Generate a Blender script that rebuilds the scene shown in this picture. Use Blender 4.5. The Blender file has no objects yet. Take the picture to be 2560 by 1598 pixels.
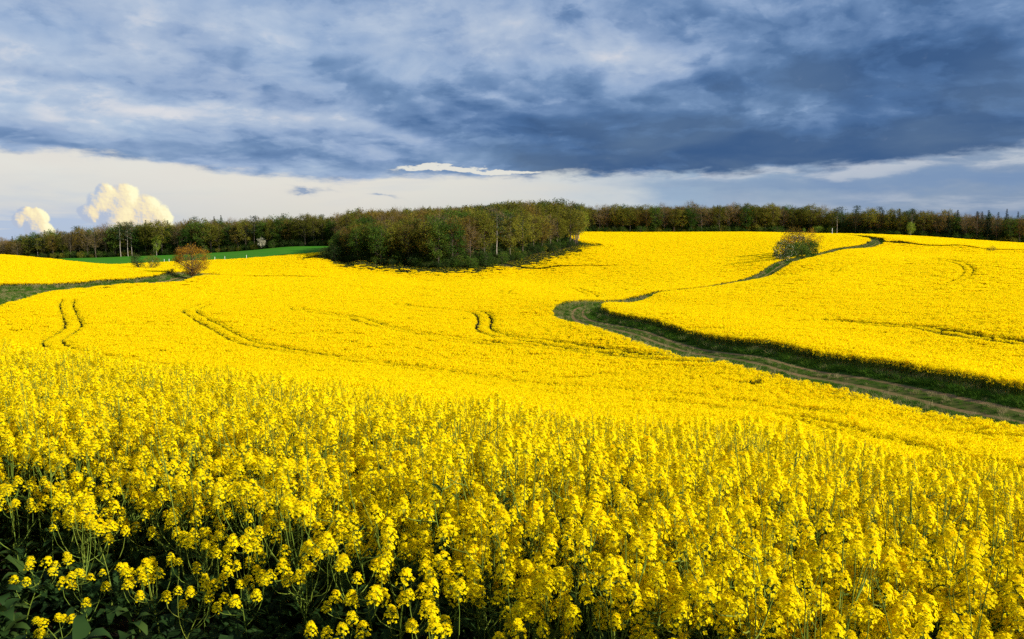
import bpy, math, random
import numpy as np
from math import radians, sin, cos, tan, pi, atan2, sqrt

SC = bpy.context.scene
COL = SC.collection
RNG = np.random.default_rng(7)

# ---------------------------------------------------------------- camera
CAMZ = 15.0
PITCH = radians(5.13)
FPX, CX, CY = 2217.0, 1280.0, 799.0
cam_d = bpy.data.cameras.new('camera')
cam = bpy.data.objects.new('camera', cam_d)
COL.objects.link(cam)
cam.location = (0, 0, CAMZ)
cam.rotation_euler = (pi / 2 - PITCH, 0, 0)
cam_d.sensor_width = 36.0
cam_d.lens = 36.0 * FPX / 2560.0
cam_d.clip_start = 0.1
cam_d.clip_end = 60000
SC.camera = cam

# ---------------------------------------------------------------- exposure
SC.view_settings.view_transform = 'Standard'
SC.view_settings.look = 'None'
EXPOSURE = 1.0
SC.view_settings.exposure = EXPOSURE
SC.view_settings.gamma = 1.0
SC.render.film_transparent = False
SC.cycles.max_bounces = 12
SC.cycles.diffuse_bounces = 10
SC.cycles.transmission_bounces = 8
SC.cycles.transparent_max_bounces = 12
SC.cycles.glossy_bounces = 2
SC.cycles.use_denoising = False
SC.cycles.use_adaptive_sampling = False

# ---------------------------------------------------------------- sun and sky
SUN_EL = radians(25.0)
SUN_AZ = radians(-26.0)          # measured from +X towards +Y: sun to the right, a little behind the camera
sd = (cos(SUN_EL) * cos(SUN_AZ), cos(SUN_EL) * sin(SUN_AZ), sin(SUN_EL))
sun_d = bpy.data.lights.new('sun', 'SUN')
sun_d.energy = 5.0
sun_d.angle = radians(0.6)
sun_d.color = (1.0, 0.95, 0.83)
sun = bpy.data.objects.new('sun', sun_d)
COL.objects.link(sun)
sun.location = (200, -80, 150)
from mathutils import Vector
sun.rotation_euler = Vector((-sd[0], -sd[1], -sd[2])).to_track_quat('-Z', 'Y').to_euler()


def px_dir(px, py):
    u = (px - CX) / FPX
    v = (CY - py) / FPX
    return (u, cos(PITCH) + v * sin(PITCH), -sin(PITCH) + v * cos(PITCH))


def px_azel(px, py):
    d = px_dir(px, py)
    return atan2(d[0], d[1]), atan2(d[2], math.hypot(d[0], d[1]))


def lin(r, g, b, k=1.0):
    f = lambda c: ((c / 255.0) / 12.92 if c / 255.0 <= 0.04045 else ((c / 255.0 + 0.055) / 1.055) ** 2.4) * k
    return (f(r), f(g), f(b), 1.0)


class G:
    """A tiny wrapper that writes shader maths as expressions."""
    def __init__(s, nt, sock):
        s.nt, s.s = nt, sock

    def _m(s, op, *a):
        n = s.nt.nodes.new('ShaderNodeMath')
        n.operation = op
        for i, x in enumerate((s,) + a):
            if isinstance(x, G):
                s.nt.links.new(x.s, n.inputs[i])
            else:
                n.inputs[i].default_value = x
        return G(s.nt, n.outputs[0])

    def __add__(s, o): return s._m('ADD', o)
    def __radd__(s, o): return s._m('ADD', o)
    def __sub__(s, o): return s._m('SUBTRACT', o)
    def __rsub__(s, o): return (s * -1.0) + o
    def __mul__(s, o): return s._m('MULTIPLY', o)
    def __rmul__(s, o): return s._m('MULTIPLY', o)
    def __truediv__(s, o): return s._m('DIVIDE', o)
    def exp(s): return s._m('EXPONENT')
    def pow(s, e): return s._m('POWER', e)
    def max(s, o): return s._m('MAXIMUM', o)
    def min(s, o): return s._m('MINIMUM', o)

    def smooth(s, a, b, lo=0.0, hi=1.0):
        n = s.nt.nodes.new('ShaderNodeMapRange')
        n.interpolation_type = 'SMOOTHSTEP'
        s.nt.links.new(s.s, n.inputs['Value'])
        n.inputs['From Min'].default_value = a
        n.inputs['From Max'].default_value = b
        n.inputs['To Min'].default_value = lo
        n.inputs['To Max'].default_value = hi
        return G(s.nt, n.outputs['Result'])


def noise(nt, vec, scale, detail=6, rough=0.55, dist=0.0, lac=2.0):
    n = nt.nodes.new('ShaderNodeTexNoise')
    n.inputs['Scale'].default_value = scale
    n.inputs['Detail'].default_value = detail
    n.inputs['Roughness'].default_value = rough
    n.inputs['Distortion'].default_value = dist
    n.inputs['Lacunarity'].default_value = lac
    if vec is not None:
        nt.links.new(vec, n.inputs['Vector'])
    return G(nt, n.outputs['Fac'])


def comb(nt, x, y, z=0.0):
    n = nt.nodes.new('ShaderNodeCombineXYZ')
    for i, a in enumerate((x, y, z)):
        if isinstance(a, G):
            nt.links.new(a.s, n.inputs[i])
        else:
            n.inputs[i].default_value = a
    return n.outputs[0]


def mixc(nt, fac, a, b):
    n = nt.nodes.new('ShaderNodeMix')
    n.data_type = 'RGBA'
    if isinstance(fac, G):
        nt.links.new(fac.s, n.inputs[0])
    else:
        n.inputs[0].default_value = fac
    for k, c in ((6, a), (7, b)):
        if isinstance(c, tuple):
            n.inputs[k].default_value = c
        else:
            nt.links.new(c, n.inputs[k])
    return n.outputs[2]


def ramp(nt, fac, stops):
    n = nt.nodes.new('ShaderNodeValToRGB')
    e = n.color_ramp.elements
    while len(e) < len(stops):
        e.new(0.5)
    for el, (p, c) in zip(e, stops):
        el.position = p
        el.color = c
    nt.links.new(fac.s, n.inputs[0])
    return n.outputs[0]


def build_world():
    w = bpy.data.worlds.new('World')
    SC.world = w
    w.use_nodes = True
    nt = w.node_tree
    nt.nodes.clear()
    out = nt.nodes.new('ShaderNodeOutputWorld')
    tc = nt.nodes.new('ShaderNodeTexCoord')
    sep = nt.nodes.new('ShaderNodeSeparateXYZ')
    nt.links.new(tc.outputs['Generated'], sep.inputs[0])
    X, Y, Z = (G(nt, sep.outputs[i]) for i in range(3))
    D2 = 180.0 / pi
    az = X._m('ARCTAN2', Y) * D2                                  # degrees, 0 = straight ahead
    hyp = (X * X + Y * Y).pow(0.5)
    el = Z._m('ARCTAN2', hyp) * D2
    K = 1.0 / (2.0 ** EXPOSURE)
    # cloud deck seen in perspective
    den = Z.max(0.0) + 0.20
    pxx, pyy = X / den, Y / den
    v0 = comb(nt, pxx, pyy)
    warp = noise(nt, v0, 1.3, 3, 0.5)
    warp2 = noise(nt, comb(nt, pyy, pxx, 3.7), 1.5, 3, 0.5)
    qx, qy = pxx + (warp - 0.5) * 0.55, pyy + (warp2 - 0.5) * 0.55
    v1 = comb(nt, qx, qy, 0.3)
    n1 = noise(nt, v1, 2.1, 7, 0.50)
    lx = az * 0.060 + (warp - 0.5) * 0.30
    ly = (el.max(-2.0) + 6.0)._m('LOGARITHM', 2.718281828) * 2.0 + (warp2 - 0.5) * 0.26
    m1 = noise(nt, comb(nt, lx, ly, 4.0), 2.4, 7, 0.50)
    m2 = noise(nt, comb(nt, lx + 0.05, ly + 0.06, 4.0), 2.4, 7, 0.50)          # the same field a step towards the sun
    relief = (m1 - m2)
    n3 = noise(nt, comb(nt, lx, ly, 7.0), 6.5, 6, 0.52)
    # angular frame for the large shapes
    wob = noise(nt, comb(nt, az * 0.09, el * 0.26, 1.0), 1.9, 6, 0.58) - 0.5
    wobx = noise(nt, comb(nt, az * 0.09, el * 0.26, 9.0), 1.9, 6, 0.58) - 0.5
    A = az + wobx * 7.5
    E = el + wob * 3.0

    def blob(px, py, sx, sy, rot, amp):
        a, e = px_azel(px, py)
        a, e, sx, sy = a * D2, e * D2, sx / 38.7, sy / 38.7
        c, s = cos(radians(rot)), sin(radians(rot))
        da, de = A - a, E - e
        u = (da * c + de * s) * (1.0 / sx)
        t = (de * c - da * s) * (1.0 / sy)
        return ((u * u + t * t) * -0.5).exp() * amp

    p1 = noise(nt, comb(nt, lx, ly * 1.15, 31.0), 4.2, 9, 0.56)
    p2 = noise(nt, comb(nt, lx, ly * 1.25, 37.0), 3.4, 9, 0.56)
    p3 = noise(nt, comb(nt, lx, ly, 43.0), 8.5, 8, 0.58)
    puffs = p1.smooth(.49, .57) * (0.07 + (p3 - 0.5) * 0.30) - p2.smooth(.51, .58) * 0.07
    V = 0.485 + (n1 - 0.5) * 0.12 + (m1 - 0.5) * 0.36 + relief * 1.0 + (n3 - 0.5) * 0.14 + puffs
    blobs = [
        (1900, 385, 330, 48, -2, -.36), (1650, 405, 240, 30, -2, -.22), (2400, 330, 190, 60, 5, -.26),
        (2150, 160, 210, 26, 6, -.26), (2500, 85, 130, 22, 6, -.16), (1500, 320, 330, 40, -4, -.14),
        (330, 222, 230, 16, -3, -.20), (1200, 290, 230, 32, -6, -.16), (650, 400, 260, 24, -3, -.12),
        (1180, 215, 90, 16, 0, -.10), (1800, 250, 500, 60, 0, -.10), (2300, 230, 350, 100, 0, -.12),
        (1150, 390, 260, 30, -3, -.14), (2300, 20, 300, 30, 0, -.10),
        (100, 128, 130, 26, 0, .14), (110, 238, 230, 20, -3, .27), (140, 288, 80, 13, -8, .18),
        (640, 290, 330, 20, -7, .20), (900, 310, 180, 16, -5, .12), (1620, 160, 150, 24, -3, .20),
        (1330, 110, 330, 70, -5, .07), (420, 130, 160, 30, -10, .08), (700, 60, 500, 60, 0, .06),
        (1250, 235, 120, 20, -20, .14), (2420, 290, 120, 18, 8, .06), (1950, 300, 140, 30, -25, .06),
    ]
    for b in blobs:
        V = V + blob(*b)
    V = V + az.smooth(-30, 30, 0.12, -0.12)
    deck = ramp(nt, V, [
        (0.0, lin(60, 92, 136, K)), (0.2, lin(76, 110, 156, K)), (0.38, lin(108, 138, 180, K)),
        (0.55, lin(146, 169, 203, K)), (0.78, lin(176, 192, 215, K)), (1.0, lin(216, 217, 223, K))])
    # lower edge of the deck
    edge_pts = [(-400, 350), (0, 372), (210, 385), (420, 412), (640, 434), (900, 455), (1000, 446), (1330, 440), (1640, 437), (1950, 424),
                (2220, 404), (2560, 366), (3000, 330)]
    fc = nt.nodes.new('ShaderNodeFloatCurve')
    nt.links.new((az * (1.0 / 80.0) + 0.5).s, fc.inputs['Value'])
    cu = fc.mapping.curves[0]
    pts = []
    for p, q in edge_pts:
        a, e = px_azel(p, q)
        pts.append((a * D2 / 80.0 + 0.5, e * D2 / 20.0))
    while len(cu.points) < len(pts):
        cu.points.new(0.5, 0.5)
    for cp, (a, e) in zip(cu.points, pts):
        cp.location = (a, e)
    fc.mapping.update()
    edge = G(nt, fc.outputs[0]) * 20.0
    ragged = noise(nt, comb(nt, az * 0.34, el * 1.3, 2.0), 1.0, 8, 0.62) - 0.5
    gap = el + ragged * 1.9 - edge
    M = gap.smooth(-0.28, 0.40)
    # the pale air below the deck
    streak = noise(nt, comb(nt, az * 0.07, el * 0.55, 5.0), 1.4, 7, 0.58, 0.6)
    s2 = noise(nt, comb(nt, az * 0.14, el * 0.9, 8.0), 1.5, 6, 0.6, 0.4)
    sideF = az.smooth(3, 17)
    low = ramp(nt, (A + wobx * 9.0 + (streak - 0.5) * 12.0).smooth(-32, 32), [
        (0.0, lin(214, 214, 212, K)), (0.25, lin(214, 212, 205, K)), (0.45, lin(206, 208, 206, K)),
        (0.60, lin(196, 205, 212, K)), (0.74, lin(150, 174, 200, K)), (0.9, lin(136, 158, 188, K)), (1.0, lin(128, 150, 180, K))])
    low = mixc(nt, (el - edge).smooth(-3.2, -0.3) * az.smooth(-5, 12, 0.6, 0.0), low, lin(232, 227, 217, K))
    # paler cloud tops in the gap on the right, blue breaks on the far left
    pale = blob(2420, 400, 200, 16, 5, 1.0) + blob(2050, 432, 260, 10, 2, .8) + blob(1800, 440, 150, 10, 0, .7) + blob(2400, 505, 200, 10, 0, .5)
    low = mixc(nt, (pale * (s2.smooth(.35, .6))).min(0.75), low, lin(196, 202, 212, K))
    dk = blob(2450, 450, 320, 14, 0, .9) + blob(2050, 470, 260, 10, 0, .5) + blob(800, 482, 26, 3.5, 0, 1.1) + blob(975, 497, 20, 2.5, 0, .8)
    low = mixc(nt, dk.min(0.8), low, lin(118, 146, 184, K))
    bl = blob(120, 560, 160, 34, 0, 1.0) + blob(40, 600, 240, 30, 0, .8)
    low = mixc(nt, (bl * streak.smooth(.38, .62, .25, 1)).min(0.8), low, lin(166, 188, 220, K))
    low = mixc(nt, (streak.smooth(.5, .72) * 0.25), low, lin(196, 204, 214, K))
    # bright slit inside the deck
    slit = (blob(1130, 421, 120, 4.6, -1, 1.4) + blob(1265, 425, 70, 4, 1, 1.2) + (s2 - .5) * 2.2).smooth(.42, .85)
    M = M * (1.0 - slit)
    low = mixc(nt, slit, low, lin(226, 224, 216, K))
    col = mixc(nt, M, low, deck)
    # two towering cumulus heads far off on the left, lit from the right
    c1 = noise(nt, comb(nt, az * 0.8, el * 0.8, 11.0), 1.0, 7, 0.60) - 0.5
    c2 = noise(nt, comb(nt, az * 0.8, el * 0.8, 15.0), 1.0, 7, 0.60) - 0.5
    ca, ce = az + c1 * 0.95, el + c2 * 0.95
    sw, sl, hm = None, None, None
    q = 2560 / 2422
    for px, py, r in [(256, 462, 30), (236, 488, 34), (296, 466, 34), (288, 505, 46), (345, 500, 38), (378, 515, 30), (392, 545, 28), (340, 545, 46), (270, 540, 40), (212, 503, 24),
                      (64, 510, 22), (90, 515, 26), (84, 535, 26), (104, 552, 24), (45, 520, 16)]:
        a, e = px_azel(px * q, py * q)
        rr = r * q / 38.7
        dx, dy = (ca - a * D2) * (1 / rr), (ce - e * D2) * (1 / rr)
        h = (1.0 - (dx * dx + dy * dy)).max(0.0)
        l = dx * 0.80 + dy * 0.34 + h.pow(0.5) * 0.42
        wgt = h * h
        sw = wgt if sw is None else sw + wgt
        sl = wgt * l if sl is None else sl + wgt * l
        hm = h if hm is None else hm.max(h)
    lum = sl / (sw + 0.0005)
    c3 = noise(nt, comb(nt, az * 1.4, el * 1.4, 21.0), 1.0, 6, 0.6) - 0.5
    c4 = noise(nt, comb(nt, az * 1.4 + 0.12, el * 1.4 + 0.08, 21.0), 1.0, 6, 0.6) - 0.5
    ccol = ramp(nt, lum + (c3 - c4) * 1.3 + 0.0, [(0.0, lin(178, 190, 212, K)), (0.18, lin(206, 206, 208, K)), (0.34, lin(240, 224, 192, K)), (0.52, lin(253, 238, 192, K)), (0.8, lin(255, 249, 205, K * 1.05))])
    calpha = (hm + c3 * 0.30).smooth(0.02, 0.42)
    col = mixc(nt, calpha, col, ccol)
    col = mixc(nt, el.smooth(-3, -0.5, 1, 0), col, lin(120, 125, 110, K))
    # clear air behind the clouds
    sky = nt.nodes.new('ShaderNodeTexSky')
    sky.sky_type = 'NISHITA'
    sky.sun_disc = False
    sky.sun_elevation = SUN_EL
    sky.sun_rotation = pi / 2 - SUN_AZ
    sky.air_density = 1.0
    sky.dust_density = 1.5
    b0 = nt.nodes.new('ShaderNodeBackground')
    b0.inputs['Strength'].default_value = 0.10
    nt.links.new(sky.outputs[0], b0.inputs[0])
    b1 = nt.nodes.new('ShaderNodeBackground')
    b1.inputs['Strength'].default_value = 1.0
    nt.links.new(col, b1.inputs[0])
    mx = nt.nodes.new('ShaderNodeMixShader')
    cover = n1.smooth(.25, .7, .90, 1.0)
    nt.links.new(cover.s, mx.inputs[0])
    nt.links.new(b0.outputs[0], mx.inputs[1])
    nt.links.new(b1.outputs[0], mx.inputs[2])
    nt.links.new(mx.outputs[0], out.inputs['Surface'])


build_world()


# ---------------------------------------------------------------- helpers
def tag(o, label=None, cat=None, group=None, kind=None):
    if label: o['label'] = label
    if cat: o['category'] = cat
    if group: o['group'] = group
    if kind: o['kind'] = kind
    return o


def link(o, parent=None):
    COL.objects.link(o)
    if parent is not None:
        o.parent = parent
    return o


def mesh_from(name, V, F, mats, MI=None, smooth=False):
    """V: (n,3) array, F: list/array of faces (quads array or list of tuples)"""
    me = bpy.data.meshes.new(name)
    V = np.asarray(V, dtype=np.float32)
    if isinstance(F, np.ndarray):
        k = F.shape[1]
        nf = len(F)
        me.vertices.add(len(V))
        me.vertices.foreach_set('co', V.ravel())
        me.loops.add(nf * k)
        me.loops.foreach_set('vertex_index', F.astype(np.int32).ravel())
        me.polygons.add(nf)
        me.polygons.foreach_set('loop_start', np.arange(0, nf * k, k, dtype=np.int32))
        me.polygons.foreach_set('loop_total', np.full(nf, k, dtype=np.int32))
        me.update(calc_edges=True)
    else:
        me.from_pydata(V.tolist(), [], F)
        me.update()
    for m in mats:
        me.materials.append(m)
    if MI is not None:
        me.polygons.foreach_set('material_index', np.asarray(MI, dtype=np.int32))
    if smooth:
        me.polygons.foreach_set('use_smooth', np.ones(len(me.polygons), dtype=bool))
    return me


class MB:
    """collects quads (tris are quads with a repeated corner avoided by tiny faces) with a material index each"""
    def __init__(s):
        s.V, s.F, s.M, s.n = [], [], [], 0

    def add(s, V, F, mi=0):
        V = np.asarray(V, float).reshape(-1, 3)
        F = np.asarray(F, int).reshape(-1, 4)
        s.V.append(V)
        s.F.append(F + s.n)
        s.M.append(np.full(len(F), mi))
        s.n += len(V)

    def tube(s, P, R, k=4, mi=0):
        P = np.asarray(P, float)
        n = len(P)
        R = np.broadcast_to(np.asarray(R, float), (n,))
        T = np.gradient(P, axis=0)
        T /= np.linalg.norm(T, axis=1)[:, None] + 1e-9
        ref = np.where(np.abs(T[:, 2:3]) > 0.9, np.array([[1.0, 0, 0]]), np.array([[0, 0, 1.0]]))
        A = np.cross(T, ref)
        A /= np.linalg.norm(A, axis=1)[:, None] + 1e-9
        B = np.cross(T, A)
        th = np.arange(k) * 2 * pi / k
        V = P[:, None, :] + R[:, None, None] * (A[:, None, :] * np.cos(th)[None, :, None] + B[:, None, :] * np.sin(th)[None, :, None])
        i, j = np.meshgrid(np.arange(n - 1), np.arange(k), indexing='ij')
        a = i * k + j
        b = i * k + (j + 1) % k
        F = np.stack([a, b, b + k, a + k], -1).reshape(-1, 4)
        s.add(V.reshape(-1, 3), F, mi)

    def quads(s, C, U, W, mi=0):
        """C centres, U, W half-axes: all (n,3)"""
        V = np.stack([C - U - W, C + U - W, C + U + W, C - U + W], 1)
        n = len(C)
        s.add(V.reshape(-1, 3), np.arange(4 * n).reshape(n, 4), mi)

    def kites(s, B, L, W, N, mi=0):
        """leaf/petal: base B, length vector L, half-width vector W, droop vector N"""
        V = np.stack([B, B + L * .55 + W, B + L + N, B + L * .55 - W], 1)
        n = len(B)
        s.add(V.reshape(-1, 3), np.arange(4 * n).reshape(n, 4), mi)

    def mesh(s, name, mats, smooth=False):
        return mesh_from(name, np.concatenate(s.V), np.concatenate(s.F), mats, np.concatenate(s.M), smooth)


def unit(v):
    return v / (np.linalg.norm(v, axis=-1, keepdims=True) + 1e-9)


def rand_dirs(rng, n):
    return unit(rng.normal(size=(n, 3)))


def perp(rng, d):
    r = unit(rng.normal(size=d.shape))
    return unit(np.cross(d, r))


# ---------------------------------------------------------------- materials
def mat_base(name):
    m = bpy.data.materials.new(name)
    m.use_nodes = True
    nt = m.node_tree
    nt.nodes.clear()
    out = nt.nodes.new('ShaderNodeOutputMaterial')
    return m, nt, out


def foliage_mat(name, stops, trans=0.35, rough=0.6, spec=0.15, obj_var=0.5, tcol=None, sat=1.0):
    """leaf material: each leaf (mesh island) takes its own tint, each plant shifts it a little; part of the light passes through"""
    m, nt, out = mat_base(name)
    geo = nt.nodes.new('ShaderNodeNewGeometry')
    oi = nt.nodes.new('ShaderNodeObjectInfo')
    r = G(nt, geo.outputs['Random Per Island']) * (1 - obj_var) + G(nt, oi.outputs['Random']) * obj_var
    c = ramp(nt, r, stops)
    p = nt.nodes.new('ShaderNodeBsdfPrincipled')
    p.inputs['Roughness'].default_value = rough
    p.inputs['Specular IOR Level'].default_value = spec
    nt.links.new(c, p.inputs['Base Color'])
    t = nt.nodes.new('ShaderNodeBsdfTranslucent')
    if tcol:
        t.inputs['Color'].default_value = tcol
    else:
        nt.links.new(c, t.inputs['Color'])
    mx = nt.nodes.new('ShaderNodeMixShader')
    mx.inputs[0].default_value = trans
    nt.links.new(p.outputs[0], mx.inputs[1])
    nt.links.new(t.outputs[0], mx.inputs[2])
    nt.links.new(mx.outputs[0], out.inputs[0])
    return m


def ground_mat(name, c1, c2, c3, scale, rough=0.95, bump=0.3):
    m, nt, out = mat_base(name)
    geo = nt.nodes.new('ShaderNodeNewGeometry')
    n1 = noise(nt, geo.outputs['Position'], scale, 8, 0.65)
    n2 = noise(nt, geo.outputs['Position'], scale * 0.06, 4, 0.55)
    c = mixc(nt, n1.smooth(.3, .7), c1, c2)
    c = mixc(nt, n2.smooth(.42, .66) * 0.7, c, c3)
    p = nt.nodes.new('ShaderNodeBsdfPrincipled')
    p.inputs['Roughness'].default_value = rough
    p.inputs['Specular IOR Level'].default_value = 0.02
    nt.links.new(c, p.inputs['Base Color'])
    if bump:
        b = nt.nodes.new('ShaderNodeBump')
        b.inputs['Strength'].default_value = bump
        b.inputs['Distance'].default_value = 0.05
        nt.links.new(n1.s, b.inputs['Height'])
        nt.links.new(b.outputs[0], p.inputs['Normal'])
    nt.links.new(p.outputs[0], out.inputs[0])
    return m


def col(r, g, b): return (r, g, b, 1.0)


M_petal = foliage_mat('rapeseed petals', [(0, col(.83, .56, .002)), (.2, col(.88, .69, .002)), (.7, col(.895, .745, .003)), (1, col(.91, .79, .005))], trans=.60, rough=.7, spec=.03, obj_var=.15, tcol=col(.955, .76, .001))
M_bud = foliage_mat('rapeseed buds', [(0, col(.22, .26, .02)), (1, col(.42, .42, .03))], trans=.2)
M_stem = foliage_mat('rapeseed stalks', [(0, col(.06, .10, .012)), (.6, col(.12, .17, .018)), (1, col(.17, .19, .022))], trans=.15, rough=.6, spec=.12)
M_rleaf = foliage_mat('rapeseed leaves', [(0, col(.011, .028, .006)), (.6, col(.020, .045, .009)), (1, col(.05, .08, .013))], trans=.3, rough=.6, spec=.08)
M_grass = foliage_mat('verge grass blades', [(0, col(.03, .085, .008)), (.6, col(.06, .135, .010)), (.92, col(.11, .165, .018)), (1, col(.20, .17, .05))], trans=.4, spec=.04)
M_soil = ground_mat('soil under the crop', col(.030, .022, .014), col(.055, .040, .026), col(.020, .030, .010), 9.0)
M_verge = ground_mat('grass sward', col(.022, .060, .006), col(.045, .090, .010), col(.050, .070, .012), 5.0)
M_meadow = ground_mat('young green cereal', col(.024, .125, .008), col(.040, .160, .010), col(.062, .150, .012), 1.6, bump=.5)
M_forest = ground_mat('woodland floor', col(.022, .018, .010), col(.040, .032, .016), col(.018, .026, .008), 3.0)
M_farland = ground_mat('distant country', col(.040, .070, .020), col(.060, .085, .025), col(.070, .075, .03), 0.02, bump=0)

# ---------------------------------------------------------------- terrain
CP = []        # x, y, z (z relative to the camera)


def world_at(px, D):
    """ground-plan position of a sight line through px at forward distance D"""
    return ((px - CX) / FPX * D * 1.002, D)


def sight(px, py, D, h=0.0):
    d = px_dir(px, py)
    s = D / d[1]
    CP.append((d[0] * s, D, d[2] * s - h))


def spot(x, y, z):
    CP.append((x, y, z))


H = 1.22        # crop height
for a in [(0, 0, -2.45), (-4, 1, -2.35), (4, 0, -2.6), (0, -6, -2.0), (-8, -4, -1.8), (8, -6, -2.4), (-3, 4.5, -2.42), (0, 4, -2.48), (3, 3, -2.6),
          (0, -20, -1.5), (20, -15, -3.5), (-20, -12, -1.0), (-30, 0, -1.2), (30, 0, -7.0), (40, 20, -10.5)]:
    spot(*a)
# the brow of the near slope, then the ground dropping behind it
for a in [(0, 861, 16), (260, 903, 14.5), (540, 945, 13), (960, 985, 12), (1280, 1030, 11.2), (1700, 1065, 10.2), (2100, 1110, 9.0), (2560, 1172, 8.0)]:
    sight(*a, 1.42)
for px, D, z in [(0, 32, -5.0), (300, 30, -5.3), (640, 26, -5.3), (960, 24, -5.4), (1280, 20, -5.2), (1700, 17.5, -5.2), (2100, 15.5, -5.1), (2560, 13.5, -5.0)]:
    x, y = world_at(px, D)
    spot(x, y, z - 0.1)
for px, D, z in [(0, 55, -9.0), (400, 50, -8.7), (900, 46, -8.3), (1300, 36, -7.9)]:
    x, y = world_at(px, D)
    spot(x, y, z)
# main field
for a in [(30, 840, 105), (125, 848, 98), (490, 776, 136), (600, 830, 108), (850, 880, 87), (1280, 950, 63), (1280, 880, 86), (1200, 790, 134), (900, 800, 121),
          (1440, 735, 192), (1745, 985, 54), (2031, 1035, 39), (2198, 1083, 32), (2370, 1123, 27.5), (2555, 1162, 23),
          (600, 700, 237), (600, 680, 290), (600, 660, 345), (900, 720, 215), (950, 690, 290), (1000, 740, 186), (1200, 700, 262), 
          (240, 661, 400), (436, 653, 400), (640, 643, 400), (800, 632, 398)]:
    sight(*a, H)
# road corridor
for a in [(2560, 1064, 40), (2343, 1017, 48), (2092, 969, 56), (1920, 932, 64), (1677, 877, 81), (1544, 848, 92), (1412, 805, 117), (1388, 787, 131)]:
    sight(*a, H)
for a in [(2560, 1004, 50), (2396, 972, 55), (2184, 935, 63), (1920, 890, 75), (1620, 822, 104), (1540, 800, 121), (1497, 778, 139), (1440, 768, 148), (1390, 790, 136)]:
    sight(*a, 0.05)
for a in [(1584, 737, 186), (1664, 723, 205), (1743, 714, 223), (1822, 702, 244)]:
    sight(*a, 0.9)
for a in [(1920, 676, 275), (1953, 660, 290), (2050, 638, 325), (2171, 612, 372), (2104, 590, 500)]:
    sight(*a, 0.0)
for a in [(1646, 732, 180), (1728, 722, 198), (1798, 713.5, 214), (1852, 704, 232)]:
    sight(*a, H)
# field on the right
for a in [(2560, 940, 60), (2300, 875, 83), (2000, 800, 116), (1620, 755, 165), (1930, 684, 262), (2560, 800, 102), (2560, 700, 172), (2300, 700, 192), (2000, 690, 215),
          (2200, 650, 272), (2100, 622, 330), (2170, 616, 355), (2400, 640, 275), (2560, 636, 280)]:
    sight(*a, H)
for a in [(2250, 614, 366), (2400, 628, 346), (2560, 640, 328)]:
    sight(*a, H)
for a in [(2250, 607, 378), (2400, 620, 359), (2560, 632, 341)]:
    sight(*a, 0.0)
for a in [(2400, 612, 392), (2560, 625, 372)]:
    sight(*a, H)
for a in [(2150, 588, 500), (2350, 598, 470), (2560, 616, 440), (2300, 602, 405)]:
    sight(*a, H)
# hill field in the middle distance
for a in [(1700, 690, 262), (1650, 665, 318), (1700, 640, 365), (1560, 620, 400), (1700, 605, 440), (1460, 596, 465), (1700, 587, 520), (1900, 585, 520), (2050, 587, 515), (1480, 590, 505), (1850, 640, 350)]:
    sight(*a, H)
for a in [(1300, 669, 334), (1400, 671, 326), (1500, 668, 326), (1400, 659, 337), (1500, 661, 333), (1340, 658, 347), (1400, 640, 366), (1500, 638, 360)]:
    sight(*a, H)
for a in [(870, 666, 331), (932, 672, 325), (1000, 684, 317), (1090, 688, 312), (1180, 686, 317)]:
    sight(*a, .85)
# copse edge
for a in [(812, 645, 345), (900, 650, 338), (1000, 663, 331), (1100, 673, 325), (1180, 670, 330), (1252, 661, 342), (1338, 637, 366), (1385, 628, 380), (1458, 613, 402)]:
    sight(*a, 0.0)
# green field and edge of the left wood
for a in [(132, 648, 590), (317, 642, 590), (436, 638, 585), (532, 633, 580), (719, 618, 572), (815, 616, 566)]:
    sight(*a, 0.0)
# left field and path
for a in [(0, 722, 172), (106, 715, 189), (265, 712, 194), (370, 705, 209), (428, 692, 228), (455, 690, 238)]:
    sight(*a, 0.0)
for a in [(0, 784, 124), (8, 760, 132), (53, 742, 146), (148, 727, 164), (265, 725, 173), (397, 713, 194), (463, 705, 211)]:
    sight(*a, H)
for a in [(481, 700, 226)]:
    sight(*a, 0.0)
for a in [(0, 690, 205), (200, 690, 222), (100, 665, 265), (250, 672, 275), (0, 637, 310), (130, 649, 310), (238, 661, 310), (390, 673, 282)]:
    sight(*a, H)
# beyond
for px, D, z in [(-300, 640, -18), (0, 640, -17), (300, 680, -12), (600, 680, -8), (900, 560, -3), (1200, 500, 1), (1400, 600, 4), (1460, 610, 4.5), (1700, 610, 4.3), (2000, 610, 3.8), (2200, 580, 2.5),
                 (2400, 570, -0.5), (2560, 560, -3), (2900, 560, -6), (1100, 420, -3), (1200, 430, -1), (900, 420, -5)]:
    x, y = world_at(px, D)
    spot(x, y, z)
spot(-140, 180, -9); spot(-200, 260, -6); spot(-260, 330, -8); spot(-300, 450, -14); spot(-160, 100, -10); spot(-100, 60, -7); spot(-60, 20, -3)
spot(80, 60, -11); spot(120, 100, -10); spot(160, 180, -8); spot(220, 260, -4); spot(300, 350, -5); spot(60, 10, -11)
for k in range(16):
    t = 2 * pi * k / 16
    spot(1100 * sin(t), 1100 * cos(t), 2 if cos(t) > .5 else -6)
    spot(4000 * sin(t), 4000 * cos(t), -5)
for k in range(3, 14):
    t = 2 * pi * k / 16
    spot(90 * sin(t), 90 * cos(t), -5 if k > 4 else -9)
    spot(330 * sin(t), 330 * cos(t), -6)
CP = np.array(CP)


def squash(x, y):
    r = np.sqrt(x * x + y * y) + 1e-6
    k = np.log1p(r / 12.0) / r
    return np.stack([x * k, y * k], -1)


def tps(r2):
    return 0.5 * r2 * np.log(r2 + 1e-12)


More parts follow.
